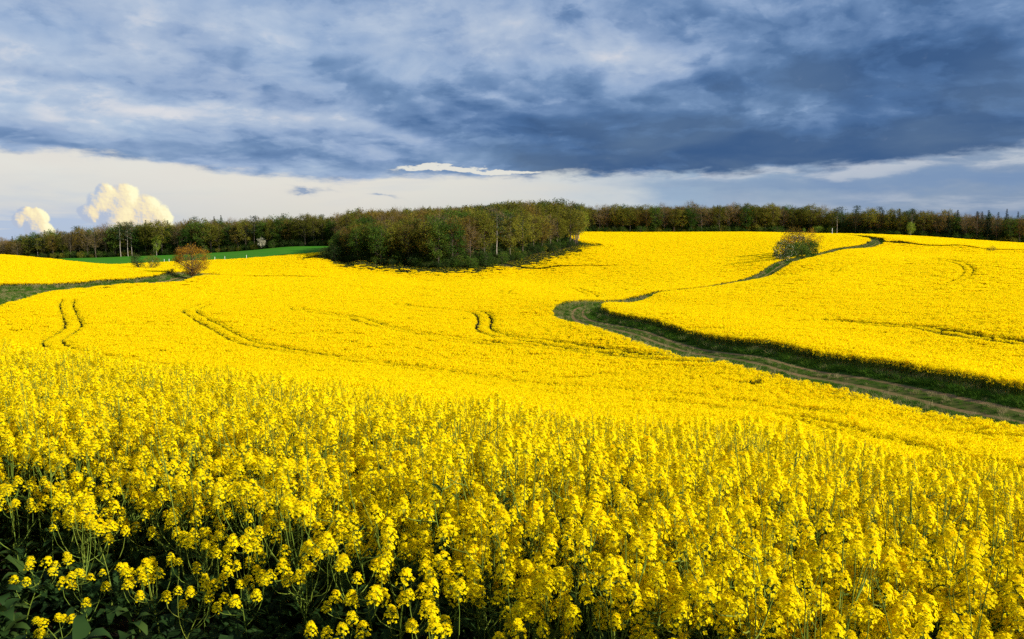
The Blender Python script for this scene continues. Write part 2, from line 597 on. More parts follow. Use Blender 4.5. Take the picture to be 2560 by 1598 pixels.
Q = squash(CP[:, 0], CP[:, 1])
n_ = len(Q)
K_ = tps(((Q[:, None] - Q[None]) ** 2).sum(-1)) + np.eye(n_) * 2.5e-4
P_ = np.concatenate([np.ones((n_, 1)), Q], 1)
A_ = np.zeros((n_ + 3, n_ + 3))
A_[:n_, :n_] = K_
A_[:n_, n_:] = P_
A_[n_:, :n_] = P_.T
sol_ = np.linalg.solve(A_, np.concatenate([CP[:, 2], np.zeros(3)]))
W_, B_ = sol_[:n_], sol_[n_:]


def gz(x, y):
    """terrain height at ground-plan positions (arrays)"""
    x = np.atleast_1d(np.asarray(x, float))
    y = np.atleast_1d(np.asarray(y, float))
    out = np.empty(x.size)
    xf, yf = x.ravel(), y.ravel()
    for i in range(0, x.size, 20000):
        q = squash(xf[i:i + 20000], yf[i:i + 20000])
        r2 = ((q[:, None] - Q[None]) ** 2).sum(-1)
        out[i:i + 20000] = tps(r2) @ W_ + B_[0] + q @ B_[1:]
    return (out + CAMZ).reshape(x.shape)


res_ = gz(CP[:, 0], CP[:, 1]) - CAMZ - CP[:, 2]
print('terrain residual max', np.abs(res_).max(), 'rms', np.sqrt((res_ ** 2).mean()))

# ---------------------------------------------------------------- plan of the place
def plan(pts):
    return np.array([world_at(p, d) for p, d in pts])


def densify(P, step=1.0):
    P = np.asarray(P, float)
    # Catmull-Rom through the points
    out = []
    n = len(P)
    for i in range(n - 1):
        p0, p1, p2, p3 = P[max(i - 1, 0)], P[i], P[i + 1], P[min(i + 2, n - 1)]
        m = max(2, int(np.linalg.norm(p2[:2] - p1[:2]) / step))
        t = np.linspace(0, 1, m, endpoint=False)[:, None]
        out.append(0.5 * ((2 * p1) + (-p0 + p2) * t + (2 * p0 - 5 * p1 + 4 * p2 - p3) * t ** 2 + (-p0 + 3 * p1 - 3 * p2 + p3) * t ** 3))
    out.append(P[-1:])
    return np.concatenate(out)


def dist_to(P, line):
    """distance from points P (n,2) to a polyline; also arc index and signed side"""
    P = np.asarray(P, float)
    best = np.full(len(P), 1e9)
    side = np.zeros(len(P))
    idx = np.zeros(len(P), int)
    a, b = line[:-1, :2], line[1:, :2]
    # coarse cull on the bounding box
    lo, hi = line[:, :2].min(0) - 30, line[:, :2].max(0) + 30
    act = np.where((P[:, 0] > lo[0]) & (P[:, 0] < hi[0]) & (P[:, 1] > lo[1]) & (P[:, 1] < hi[1]))[0]
    for c in range(0, len(act), 4000):
        ii = act[c:c + 4000]
        p = P[ii]
        d = b - a
        L = (d ** 2).sum(-1) + 1e-9
        t = np.clip(((p[:, None] - a[None]) * d[None]).sum(-1) / L, 0, 1)
        q = a[None] + t[..., None] * d[None]
        r = p[:, None] - q
        dd = np.sqrt((r ** 2).sum(-1))
        k = dd.argmin(1)
        best[ii] = dd[np.arange(len(ii)), k]
        idx[ii] = k
        dk = d[k]
        rk = r[np.arange(len(ii)), k]
        side[ii] = np.sign(dk[:, 0] * rk[:, 1] - dk[:, 1] * rk[:, 0])
    return best, idx, side


def inside(P, poly):
    P = np.asarray(P, float)
    c = np.zeros(len(P), bool)
    x, y = P[:, 0], P[:, 1]
    j = len(poly) - 1
    for i in range(len(poly)):
        xi, yi = poly[i]
        xj, yj = poly[j]
        m = ((yi > y) != (yj > y)) & (x < (xj - xi) * (y - yi) / (yj - yi + 1e-12) + xi)
        c ^= m
        j = i
    return c


# farm road: x, y, half width of the corridor free of crop
ROAD = densify(np.array([
    (40, -60, 3.1), (37, -20, 3.1), (34, 10, 3.4), (29.5, 31, 3.5), (26.1, 48, 3.5), (23.9, 59.2, 3.5), (20.5, 71.3, 3.5), (17.0, 86.3, 3.4), (13.6, 103.2, 3.4), (10.9, 120, 3.5),
    (10.0, 134, 3.7), (11.8, 146, 3.6), (16.5, 157, 3.0), (26.5, 178, 1.9), (36.3, 195, 1.6), (46.5, 212, 1.6), (60, 236, 2.0), (81.5, 274, 2.8), (90, 289, 2.8),
    (115, 323, 2.8), (147, 364, 2.8), (158, 385, 2.8), (163, 410, 2.6), (172, 445, 2.4), (188, 505, 2.4), (203, 565, 2.4)]), 1.5)
LANE = densify(np.array([
    (-78, 60, 5.5), (-80, 92, 6.5), (-81.5, 112, 7.5), (-84, 128, 8.5), (-88, 143, 8.5), (-92, 158, 8.0), (-91.5, 172, 6.8), (-88, 185, 5.2), (-84.5, 199, 4.2), (-83.2, 214, 3.8), (-84.6, 228, 3.8),
    (-86.5, 244, 3.4), (-83, 260, 3.0), (-72, 271, 2.4), (-58, 276, 1.2)]), 1.5)
DITCH = densify(np.array([(150, 374, 2.2), (168, 373, 3.4), (182, 361, 3.4), (195, 350, 3.6), (214, 333, 3.8), (250, 318, 3.6), (300, 295, 3), (380, 268, 3)]), 1.5)
HEDGELINE = densify(np.array([(-87, 262, 1.0), (-110, 296, 1.2), (-150, 318, 1.4), (-220, 330, 1.5), (-330, 345, 1.5)]), 1.5)
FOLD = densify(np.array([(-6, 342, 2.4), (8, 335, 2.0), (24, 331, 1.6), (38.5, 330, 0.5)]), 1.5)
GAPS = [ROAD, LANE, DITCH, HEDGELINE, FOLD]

COPSE = np.concatenate([plan([(815, 345), (870, 340), (1000, 331), (1100, 325.5), (1180, 331), (1252, 343), (1338, 366), (1385, 380), (1455, 401)]),
                        np.array([(30, 430), (20, 480), (-40, 520), (-88, 500), (-79, 420), (-71, 365)])])
GREEN = np.concatenate([plan([(-500, 398), (240, 402), (436, 402), (640, 402), (812, 398), (840, 440)]), np.array([(-95, 500)]),
                        plan([(815, 566), (719, 572), (532, 580), (436, 585), (317, 590), (132, 592), (-100, 596), (-500, 600)])])
WOODFRONT = np.concatenate([plan([(-500, 600), (-100, 597), (132, 592), (317, 591), (436, 586), (532, 581), (719, 573), (830, 566)]), np.array([(-80, 545), (0, 545), (30, 570)]),
                            plan([(1460, 602), (1700, 603), (2000, 603), (2100, 592), (2150, 572), (2300, 560), (2560, 545), (3000, 545), (3400, 545)])])
FRONTEDGE = np.array([(-14, 6.4), (-5, 5.25), (-2.6, 4.75), (-1.2, 4.2), (0, 3.7), (1.6, 2.75), (3.0, 1.9), (6, 0.4), (16, -3)])


def front_d(P):
    """how far inside the near field edge a point lies"""
    return P[:, 1] - np.interp(P[:, 0], FRONTEDGE[:, 0], FRONTEDGE[:, 1])


def field_of(P):
    """0 none, 1 main field, 2 field right of the road, 3 field left of the lane, 4 top field beyond the ditch"""
    P = np.asarray(P, float)
    x, y = P[:, 0], P[:, 1]
    f = np.ones(len(P), int)
    dr, _, sr = dist_to(P, ROAD)
    rx = np.interp(y, ROAD[:, 1], ROAD[:, 0])
    right = x > rx
    bend = y < 372
    f[right & bend] = 2
    dx_ = np.interp(x, DITCH[:, 0], DITCH[:, 1])
    top = right & (x > 140) & (y > dx_)
    f[top] = 4
    f[right & ~top] = 2
    lx = np.interp(y, [60, 92, 112, 128, 143, 158, 172, 185, 199, 214, 228, 244, 262], [-78, -80, -81.5, -84, -88, -92, -91.5, -88, -84.5, -83.2, -84.6, -86.5, -87])
    hy = np.interp(x, [-330, -220, -150, -110, -87], [345, 330, 318, 296, 262])
    left = (x < lx) & (y > 50) & (y < 345)
    left &= y < hy
    f[left] = 3
    f[inside(P, COPSE)] = 0
    f[inside(P, GREEN)] = 0
    wf = np.interp(x, WOODFRONT[:, 0], WOODFRONT[:, 1])
    f[y > wf - 4] = 0
    f[(y > 396) & (x < -60)] = 0
    f[front_d(P) < 0] = 0
    return f


def gap_d(P):
    """clear distance to the nearest corridor edge (negative inside)"""
    g = np.full(len(P), 1e9)
    for L in GAPS:
        d, i, _ = dist_to(P, L)
        g = np.minimum(g, d - L[i, 2])
    return g


# ---------------------------------------------------------------- ground sheet
def build_ground():
    r = np.concatenate([[0.0], np.geomspace(0.8, 60, 120), np.geomspace(61.5, 700, 190), np.geomspace(720, 9000, 40)])
    fine = np.linspace(-50, 50, 400)
    coarse = np.linspace(50, 310, 90)[1:-1]
    th = np.radians(np.concatenate([fine, coarse]))
    R, T = np.meshgrid(r, th, indexing='ij')
    x, y = R * np.sin(T), R * np.cos(T)
    z = gz(x, y)
    nr, nt_ = x.shape
    i, j = np.meshgrid(np.arange(nr - 1), np.arange(nt_), indexing='ij')
    a = i * nt_ + j
    b = i * nt_ + (j + 1) % nt_
    F = np.stack([a, a + nt_, b + nt_, b], -1).reshape(-1, 4)
    V = np.stack([x, y, z], -1).reshape(-1, 3)
    cen = V[F].mean(1)
    P = cen[:, :2]
    mi = np.full(len(F), 3)
    f = field_of(P)
    mi[f > 0] = 0
    g = gap_d(P)
    mi[(f > 0) & (g < 0.15)] = 1
    mi[inside(P, COPSE)] = 2
    wf = np.interp(P[:, 0], WOODFRONT[:, 0], WOODFRONT[:, 1])
    mi[(P[:, 1] > wf - 4)] = 2
    mi[np.hypot(P[:, 0], P[:, 1]) > 1000] = 3
    mi[(front_d(P) < 0) & (np.hypot(P[:, 0], P[:, 1]) < 60)] = 0
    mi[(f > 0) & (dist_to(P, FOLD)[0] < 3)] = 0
    me = mesh_from('ground', V, F, [M_soil, M_verge, M_forest, M_farland], mi, smooth=True)
    o = link(bpy.data.objects.new('ground', me))
    tag(o, kind='structure')


def drape_strip(name, line, offs, mat, lift, mi=None, u=None):
    """a sheet along a line; offs: list of sideways offsets (arrays or floats)"""
    P = line[:, :2]
    T = np.gradient(P, axis=0)
    T /= np.linalg.norm(T, axis=1)[:, None] + 1e-9
    N = np.stack([T[:, 1], -T[:, 0]], -1)
    rows = [P + N * np.broadcast_to(np.asarray(o, float), (len(P),))[:, None] for o in offs]
    X = np.stack(rows, 1)
    z = gz(X[..., 0], X[..., 1]) + lift
    V = np.concatenate([X, z[..., None]], -1)
    n, k = X.shape[:2]
    i, j = np.meshgrid(np.arange(n - 1), np.arange(k - 1), indexing='ij')
    a = i * k + j
    F = np.stack([a, a + 1, a + k + 1, a + k], -1).reshape(-1, 4)
    me = mesh_from(name, V.reshape(-1, 3), F, mat if isinstance(mat, list) else [mat], None if mi is None else np.tile(mi, n - 1), smooth=True)
    return link(bpy.data.objects.new(name, me))


build_ground()
# ---------------------------------------------------------------- farm track, lane and green field as sheets
M_dirt = ground_mat('dry trodden earth', col(.165, .10, .042), col(.225, .145, .065), col(.11, .09, .03), 3.0, bump=.4)


M_crown = ground_mat('worn grass between the ruts', col(.032, .055, .008), col(.060, .075, .014), col(.095, .080, .026), 4.0, bump=.3)


def wobble(n, amp, seed, k=9):
    r = np.random.default_rng(seed)
    a = r.normal(size=n + 4 * k)
    ker = np.hanning(2 * k + 1)
    return np.convolve(a, ker / ker.sum() ** .5 / 1.2, 'valid')[:n] * amp


def track(name, line, half, rut, cen, label, seed, offf=0.0):
    line = line[line[:, 1] > -30]
    n = len(line)
    of = offf * np.interp(line[:, 1], [20, 100, 125], [1, 1, 0])
    w = lambda a, s: wobble(n, a, seed + s)
    hw = line[:, 2]
    e1, e2, e3, e4 = of - cen - rut + w(.08, 1), of - cen + rut + w(.08, 2), of + cen - rut + w(.08, 3), of + cen + rut + w(.08, 4)
    o = drape_strip(name, line, [-hw - .3, -hw * .6 - .5, e1, e2, e3, e4, hw * .6 + .5, hw + .3], [M_verge, M_dirt, M_crown], 0.05, mi=[0, 0, 1, 2, 1, 0, 0])
    tag(o, kind='structure')
    return o


track('farm_track', ROAD, 3, .23, .80, None, 1, .75)
track('field_lane', LANE[8:], 3, .28, .80, None, 11)


def sheet_poly(name, poly, mat, lift, step=6.0):
    lo, hi = poly.min(0), poly.max(0)
    xs = np.arange(lo[0], hi[0] + step, step)
    ys = np.arange(lo[1], hi[1] + step, step)
    X, Y = np.meshgrid(xs, ys, indexing='ij')
    Z = gz(X, Y) + lift
    ny = len(ys)
    i, j = np.meshgrid(np.arange(len(xs) - 1), np.arange(ny - 1), indexing='ij')
    a = i * ny + j
    F = np.stack([a, a + ny, a + ny + 1, a + 1], -1).reshape(-1, 4)
    V = np.stack([X, Y, Z], -1).reshape(-1, 3)
    F = F[inside(V[F].mean(1)[:, :2], poly)]
    o = link(bpy.data.objects.new(name, mesh_from(name, V, F, [mat], smooth=True)))
    return tag(o, kind='structure')


sheet_poly('green_field', GREEN, M_meadow, 0.25, 2.5)

# ---------------------------------------------------------------- oilseed rape: one flower head, then whole plants
def raceme(rng, mb, top, axis, n=50, size=1.0, full=1.0):
    """a flowering head: open four-petalled flowers in a dome round the buds, longer-stalked ones below"""
    axis = axis / np.linalg.norm(axis)
    e1 = np.cross(axis, [0.31, 0.88, 0.1]); e1 /= np.linalg.norm(e1)
    e2 = np.cross(axis, e1)
    i = np.arange(n)
    t = (i + .5) / n
    phi = i * 2.39996 + rng.uniform(0, 6)
    down = .058 * size * t ** 1.1 * rng.uniform(.8, 1.2, n)
    ped = (.010 + .020 * t ** .5) * size * rng.uniform(.85, 1.2, n)
    ang = np.radians(18 + 74 * t ** .8 + rng.normal(0, 9, n))
    rad = np.cos(phi)[:, None] * e1 + np.sin(phi)[:, None] * e2
    d = unit(rad * np.sin(ang)[:, None] + axis * np.cos(ang)[:, None])
    base = top - axis * down[:, None]
    c = base + d * ped[:, None]
    keep = rng.random(n) < full
    c, d, base_k = c[keep], d[keep], base[keep]
    m = len(c)
    # pedicels
    w = perp(rng, d) * .0007
    mb.add(np.stack([base_k - w, base_k + w, c + w, c - w], 1).reshape(-1, 3), np.arange(4 * m).reshape(m, 4), 2)
    nrm = unit(d + .55 * np.array([0, 0, 1.0]) + rng.normal(0, .22, (m, 3)))
    a = perp(rng, nrm)
    b = np.cross(nrm, a)
    L = .0092 * size * rng.uniform(.85, 1.2, m)[:, None]
    for k in range(4):
        th = k * pi / 2 + rng.normal(0, .12, m)[:, None]
        u = a * np.cos(th) + b * np.sin(th)
        v = np.cross(nrm, u)
        cup = rng.uniform(.05, .55, m)[:, None]
        # a petal is two kite halves folded along the mid line
        mb.kites(c + nrm * .001, (u + nrm * cup) * L, v * L * .46, -nrm * L * .18, 0)
    # unopened buds
    nb = 14
    bd = unit(axis + rng.normal(0, .5, (nb, 3)))
    bc = top + bd * .007 * size + axis * .004
    mb.kites(bc, bd * .007, perp(rng, bd) * .0022, bd * 0, 1)
    mb.kites(bc, bd * .007, perp(rng, bd) * .0022, bd * 0, 1)


def pods(rng, mb, P, n, ln=.05):
    """young seed pods standing off a bare length of stalk"""
    k = rng.uniform(0, len(P) - 1.001, n)
    i = k.astype(int)
    b = P[i] + (P[i + 1] - P[i]) * (k - i)[:, None]
    T = unit(P[i + 1] - P[i])
    d = perp(rng, T)
    s = rng.uniform(.6, 1.2, n)[:, None] * ln
    mid = b + (d * .75 + T * .25) * s * .5
    end = mid + (d * .45 + T * .85) * s * .7
    for q in range(n):
        mb.tube(np.stack([b[q], mid[q], end[q]]), [.0008, .0013, .0006], 3, 0)


def big_leaf(rng, mb, base, d, L, W, droop, mi=0):
    """a crinkled leaf blade of 5 x 2 quads with a lobed outline"""
    up = np.array([0, 0, 1.0])
    side = np.cross(d, up); side /= np.linalg.norm(side) + 1e-9
    n = 6
    t = np.linspace(0, 1, n)
    mid = base + d * (L * t)[:, None] + up * (L * (.28 * np.sin(t * 2.2) - droop * t ** 2))[:, None]
    w = W * np.sin(np.clip(t * .9 + .1, 0, 1) * pi) ** .7 * (1 + rng.normal(0, .16, n))
    w[-1] = W * .1
    fold = up * .25
    l = mid - side * w[:, None] + fold * w[:, None] + rng.normal(0, W * .14, (n, 3))
    r = mid + side * w[:, None] + fold * w[:, None] + rng.normal(0, W * .14, (n, 3))
    V = np.stack([l, mid, r], 1).reshape(-1, 3)
    F = []
    for i in range(n - 1):
        F += [[3 * i, 3 * i + 1, 3 * i + 4, 3 * i + 3], [3 * i + 1, 3 * i + 2, 3 * i + 5, 3 * i + 4]]
    mb.add(V, F, mi)


RAPE_MATS = [M_petal, M_bud, M_stem]


def make_plant(seed, h=1.2, heads=6, bare=0.0):
    """returns (stem mesh, leaf mesh, [head meshes])"""
    rng = np.random.default_rng(seed)
    st, lf, hd = MB(), MB(), []
    lean = rng.normal(0, .09, 2)
    z = np.linspace(0, 1, 9)
    bend = rng.normal(0, .03, 2)
    P = np.stack([lean[0] * z * h + bend[0] * np.sin(z * 5), lean[1] * z * h + bend[1] * np.sin(z * 4.3), z * h * .93], -1)
    st.tube(P, np.linspace(.0068, .0022, 9), 5, 0)

    def at(t):
        k = np.clip(t, 0, .9999) * 8
        i = int(k)
        return P[i] + (P[i + 1] - P[i]) * (k - i)
    tips = [(P[-1], P[-1] - P[-2], P[-4:])]
    for b in range(heads - 1):
        t0 = rng.uniform(.45, .86)
        a = at(t0)
        ph = b * 2.4 + rng.uniform(-.6, .6)
        r = np.array([cos(ph), sin(ph), 0])
        out = rng.uniform(.06, .19) * h
        zt = h * rng.uniform(.70, .97)
        zt = max(zt, a[2] + .10)
        e = np.array([a[0], a[1], 0]) + r * out + np.array([0, 0, zt])
        q = np.linspace(0, 1, 6)[:, None]
        mid = a * (1 - q) + e * q
        mid += r * (out * .35 * np.sin(q * pi)) - np.array([0, 0, 1]) * (.03 * np.sin(q * pi))
        st.tube(mid, np.linspace(.0036, .0016, 6), 4, 0)
        tips.append((mid[-1], mid[-1] - mid[-2] + np.array([0, 0, .02]), mid[-3:]))
        # a small clasping leaf at the fork
        d = unit(r + np.array([0, 0, rng.uniform(.1, .8)]))
        if rng.random() < .35: big_leaf(rng, lf, a, d, rng.uniform(.06, .11), rng.uniform(.010, .019), .3)
    for k, (tip, ax, seg) in enumerate(tips):
        if rng.random() < bare:
            ax = ax / np.linalg.norm(ax)
            ext = np.stack([tip, tip + ax * .09 + rng.normal(0, .01, 3), tip + ax * .20 + rng.normal(0, .02, 3)])
            st.tube(ext, [.0016, .0012, .0006], 3, 0)
            pods(rng, st, ext, 9, .04)
            continue
        m = MB()
        raceme(rng, m, tip, ax, int(rng.integers(40, 66)), rng.uniform(.90, 1.32), rng.uniform(.8, 1.0))
        hd.append(m.mesh('flower_head', RAPE_MATS))
        if len(seg) > 1:
            pods(rng, st, seg[:-1] if len(seg) > 2 else seg, int(rng.integers(0, 3)), .032)
    nl = int(rng.integers(8, 12))
    for k in range(nl):
        t0 = rng.uniform(.05, .52)
        a = at(t0)
        ph = k * 2.4 + rng.uniform(-.5, .5)
        low = 1 - t0
        d = unit(np.array([cos(ph), sin(ph), rng.uniform(.0, .7)]))
        big_leaf(rng, lf, a, d, .08 + .13 * low * rng.uniform(.6, 1.2), .016 + .036 * low * rng.uniform(.6, 1.2), rng.uniform(.2, .7))
    return st.mesh('stem', [M_stem], True), lf.mesh('foliage', [M_rleaf], True), hd


PLANTS = [make_plant(100 + i, h, n, b) for i, (h, n, b) in enumerate(
    [(1.18, 9, 0), (1.26, 10, .1), (1.10, 8, 0), (1.32, 8, .08), (1.20, 10, .05), (1.06, 9, 0), (1.24, 9, .1), (1.40, 8, .35), (1.16, 9, 0), (1.22, 8, .12)])]


def joined(p, name):
    """one mesh holding a whole plant, for the crop that nobody could count"""
    parts = [p[0], p[1]] + list(p[2])
    mats = [M_petal, M_bud, M_stem, M_rleaf]
    V, F, MI, n = [], [], [], 0
    for me in parts:
        v = np.empty(len(me.vertices) * 3, np.float32)
        me.vertices.foreach_get('co', v)
        f = np.empty(len(me.loops), np.int32)
        me.loops.foreach_get('vertex_index', f)
        k = np.empty(len(me.polygons), np.int32)
        me.polygons.foreach_get('material_index', k)
        if me is p[0]:
            k[:] = 2
        elif me is p[1]:
            k[:] = 3
        V.append(v.reshape(-1, 3)); F.append(f.reshape(-1, 4) + n); MI.append(k)
        n += len(me.vertices)
    return mesh_from(name, np.concatenate(V), np.concatenate(F), mats, np.concatenate(MI), True)


def tuft_mesh(name, seed, rad, nheads, hsize, nq, q, h=1.2, nleaf=40, leaf=.08, stalk=True, flowers=1.0, lowfl=.25):
    """a clump of rape plants seen from farther off"""
    rng = np.random.default_rng(seed)
    mb = MB()
    r = rad * np.sqrt(rng.random(nheads))
    a = rng.uniform(0, 2 * pi, nheads)
    hx, hy = r * np.cos(a), r * np.sin(a)
    hz = h * (1 - np.abs(rng.normal(0, .085 if rad < .4 else .05, nheads)))
    lo = rng.random(nheads) < lowfl
    hz[lo] -= rng.uniform(.08, .30, lo.sum()) * h
    Hc = np.stack([hx, hy, hz], -1)
    nf = int(nheads * flowers)
    c = np.repeat(Hc[:nf], nq, 0)
    m = len(c)
    off = rng.normal(size=(m, 3)) * np.array([1, 1, 1.15]) * hsize
    c = c + off
    nrm = unit(unit(off) + np.array([0, 0, .5]) + rng.normal(0, .5, (m, 3)))
    u = perp(rng, nrm)
    v = np.cross(nrm, u)
    s = q * rng.uniform(.7, 1.25, m)[:, None] * .5
    mb.quads(c, u * s, v * s * .9, 0)
    if stalk:
        b = Hc * np.array([.85, .85, 0]) + np.array([0, 0, .25 * h])
        w = rand_dirs(rng, nheads) * np.array([1, 1, 0])
        w = unit(w) * (.003 if rad < .4 else .006)
        mb.add(np.stack([b - w, b + w, Hc + w * .5, Hc - w * .5], 1).reshape(-1, 3), np.arange(4 * nheads).reshape(-1, 4), 2)
    r = rad * 1.05 * np.sqrt(rng.random(nleaf))
    a = rng.uniform(0, 2 * pi, nleaf)
    z = rng.uniform(.04, .80, nleaf) * h
    c = np.stack([r * np.cos(a), r * np.sin(a), z], -1)
    nrm = unit(rng.normal(size=(nleaf, 3)) + np.array([0, 0, .6]))
    u = perp(rng, nrm)
    v = np.cross(nrm, u)
    s = leaf * rng.uniform(.6, 1.3, nleaf)[:, None] * .5
    mb.kites(c - u * s, u * s * 2, v * s * .55, -np.array([0, 0, 1.0]) * s * .4, 3)
    return mb.mesh(name, [M_petal, M_bud, M_stem, M_rleaf])


def proto_collection(name, meshes):
    c = bpy.data.collections.new(name)
    for k, me in enumerate(meshes):
        o = bpy.data.objects.new('%s_%02d' % (name, k), me)
        c.objects.link(o)
    return c


near_m = [joined(p, 'rape_plant_model') for p in PLANTS]


def rosette(seed):
    rng = np.random.default_rng(seed)
    mb = MB()
    for k in range(17):
        ph = k * 2.4 + rng.uniform(-.4, .4)
        z0 = rng.uniform(.02, .36)
        big_leaf(rng, mb, np.array([0, 0, z0]), unit(np.array([cos(ph), sin(ph), rng.uniform(.1, .9)])), rng.uniform(.08, .17), rng.uniform(.018, .038), rng.uniform(.2, .8))
    return mb.mesh('rape_rosette', [M_rleaf], True)


rosettes = [rosette(380 + k) for k in range(4)]


def bare_stalk(seed):
    rng = np.random.default_rng(seed)
    mb = MB()
    z = np.linspace(0, 1, 8)
    a = rng.uniform(0, 6.28)
    bow = rng.uniform(.05, .22)
    P = np.stack([cos(a) * bow * z ** 2.4, sin(a) * bow * z ** 2.4, z * rng.uniform(1.32, 1.5)], -1)
    mb.tube(P, np.linspace(.0055, .0016, 8), 4, 0)
    for k in range(int(rng.integers(1, 3))):
        b = a + rng.uniform(-2, 2)
        s0 = P[5]
        q = np.linspace(0, 1, 5)[:, None]
        mb.tube(s0 + np.array([cos(b) * .10, sin(b) * .10, .26]) * q + np.array([cos(b), sin(b), 0]) * .05 * np.sin(q * pi), np.linspace(.003, .0012, 5), 4, 0)
    pods(rng, mb, P[4:], 7, .035)
    return mb.mesh('rape_stalk', [M_stem], True)


stalks = [bare_stalk(390 + k) for k in range(5)]
mid_m = [tuft_mesh('rape_clump', 300 + k, .27, 18, .034, 17, .034, nleaf=46, leaf=.10) for k in range(5)]
far_m = [tuft_mesh('rape_patch', 320 + k, .52, 42, .042, 10, .062, lowfl=.15, nleaf=50, leaf=.16, stalk=False) for k in range(4)]
vfar_m = [tuft_mesh('rape_stand', 340 + k, 1.05, 110, .06, 7, .105, lowfl=.12, nleaf=60, leaf=.30, stalk=False) for k in range(4)]
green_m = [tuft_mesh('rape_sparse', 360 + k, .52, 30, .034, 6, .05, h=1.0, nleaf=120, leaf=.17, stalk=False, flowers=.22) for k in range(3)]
CROP_COL = proto_collection('crop_models', near_m + mid_m + far_m + vfar_m + green_m + rosettes + stalks)
I_NEAR, I_MID, I_FAR, I_VFAR, I_GREEN = (0, 10), (10, 5), (15, 4), (19, 4), (23, 3)


def instancer(name, coll, P, vi, rot, scl):
    """one object that scatters models over its points"""
    me = bpy.data.meshes.new(name)
    P = np.asarray(P, np.float32)
    me.vertices.add(len(P))
    me.vertices.foreach_set('co', P.ravel())
    for nm, ty, arr in (('vi', 'INT', np.asarray(vi, np.int32)), ('rot', 'FLOAT_VECTOR', np.asarray(rot, np.float32)), ('scl', 'FLOAT_VECTOR', np.asarray(scl, np.float32))):
        at = me.attributes.new(nm, ty, 'POINT')
        at.data.foreach_set('value' if ty == 'INT' else 'vector', arr.ravel())
    o = link(bpy.data.objects.new(name, me))
    nt = bpy.data.node_groups.new(name + '_scatter', 'GeometryNodeTree')
    nt.interface.new_socket('Geometry', in_out='INPUT', socket_type='NodeSocketGeometry')
    nt.interface.new_socket('Geometry', in_out='OUTPUT', socket_type='NodeSocketGeometry')
    gi, go = nt.nodes.new('NodeGroupInput'), nt.nodes.new('NodeGroupOutput')
    ci = nt.nodes.new('GeometryNodeCollectionInfo')
    ci.inputs['Collection'].default_value = coll
    ci.inputs['Separate Children'].default_value = True
    ci.inputs['Reset Children'].default_value = True
    ip = nt.nodes.new('GeometryNodeInstanceOnPoints')
    ip.inputs['Pick Instance'].default_value = True
    L = nt.links.new
    L(gi.outputs[0], ip.inputs['Points'])
    L(ci.outputs[0], ip.inputs['Instance'])
    for nm, ty, sock in (('vi', 'INT', 'Instance Index'), ('rot', 'FLOAT_VECTOR', 'Rotation'), ('scl', 'FLOAT_VECTOR', 'Scale')):
        na = nt.nodes.new('GeometryNodeInputNamedAttribute')
        na.data_type = ty
        na.inputs['Name'].default_value = nm
        L(na.outputs['Attribute'], ip.inputs[sock])
    L(ip.outputs[0], go.inputs[0])
    md = o.modifiers.new('scatter', 'NODES')
    md.node_group = nt
    return o


# ---------------------------------------------------------------- tramlines: paired wheel tracks through the crop
TRAMS = [
    [(172, 150), (166, 139), (180, 117), (160, 108), (128, 98), (150, 88), (215, 81), (300, 74), (450, 66), (700, 57)],
    [(510, 152), (475, 138), (492, 128), (545, 113), (620, 97), (700, 91), (900, 79), (1280, 63), (1745, 54), (2100, 45), (2500, 37)],
    [(745, 150), (750, 143), (865, 129), (944, 116), (1037, 109), (1164, 101), (1420, 88), (1700, 77)],
    [(1000, 163), (1006, 158), (1090, 148), (1190, 142), (1212, 131), (1208, 119), (1230, 110), (1300, 101), (1500, 87), (1800, 72)],
    [(1440, 235), (1455, 215), (1475, 190), (1480, 172)],
    [(2330, 262), (2394, 232), (2418, 208), (2403, 188), (2330, 172), (2200, 160)],
    [(1850, 190), (1980, 203), (2076, 225), (2098, 250), (2160, 268)],
    [(2080, 118), (2206, 110), (2290, 106), (2370, 99), (2475, 91), (2700, 80)],
    [(1640, 49), (1760, 46), (2031, 38), (2198, 32), (2370, 28), (2555, 24), (2760, 20)],
    [(1050, 230), (1045, 216), (1100, 205)],
    [(1265, 205), (1262, 190), (1290, 182)],
    [(880, 232), (905, 222), (930, 214)],
    [(2390, 430), (2400, 415), (2425, 400)],
]
TRAM_LINES = []
for t in TRAMS:
    L0 = densify(np.concatenate([plan(t), np.zeros((len(t), 1))], 1), 1.0)
    P_ = L0[:, :2]
    T_ = np.gradient(P_, axis=0)
    T_ /= np.linalg.norm(T_, axis=1)[:, None] + 1e-9
    N_ = np.stack([T_[:, 1], -T_[:, 0]], -1)
    for s_ in (-.95, .95):
        TRAM_LINES.append(P_ + N_ * s_)


TRAM_EXTRA = {7: .30, 8: .38, 1: .04, 3: .06}


def tram_d(P):
    g = np.full(len(P), 1e9)
    for i, L in enumerate(TRAM_LINES):
        g = np.minimum(g, dist_to(P, L)[0] - TRAM_EXTRA.get(i // 2, 0))
    return g


# ---------------------------------------------------------------- scatter the crop
def grid(x0, x1, y0, y1, s, rng):
    xs, ys = np.arange(x0, x1, s), np.arange(y0, y1, s)
    X, Y = np.meshgrid(xs, ys)
    P = np.stack([X.ravel(), Y.ravel()], -1)
    return P + rng.uniform(-.5, .5, P.shape) * s


def wedge(P, m=.70, a=3.0):
    return np.abs(P[:, 0]) < m * np.maximum(P[:, 1], 0) + a


def patchy(P, s, seed):
    """a smooth random field over the plan, roughly -1..1"""
    r = np.random.default_rng(seed)
    out = np.zeros(len(P))
    for k in range(7):
        d = r.normal(size=2)
        d /= np.linalg.norm(d)
        f = r.uniform(.5, 1.6) / s
        out += np.sin((P @ d) * f * 2 * pi + r.uniform(0, 6))
    return out / 3.2


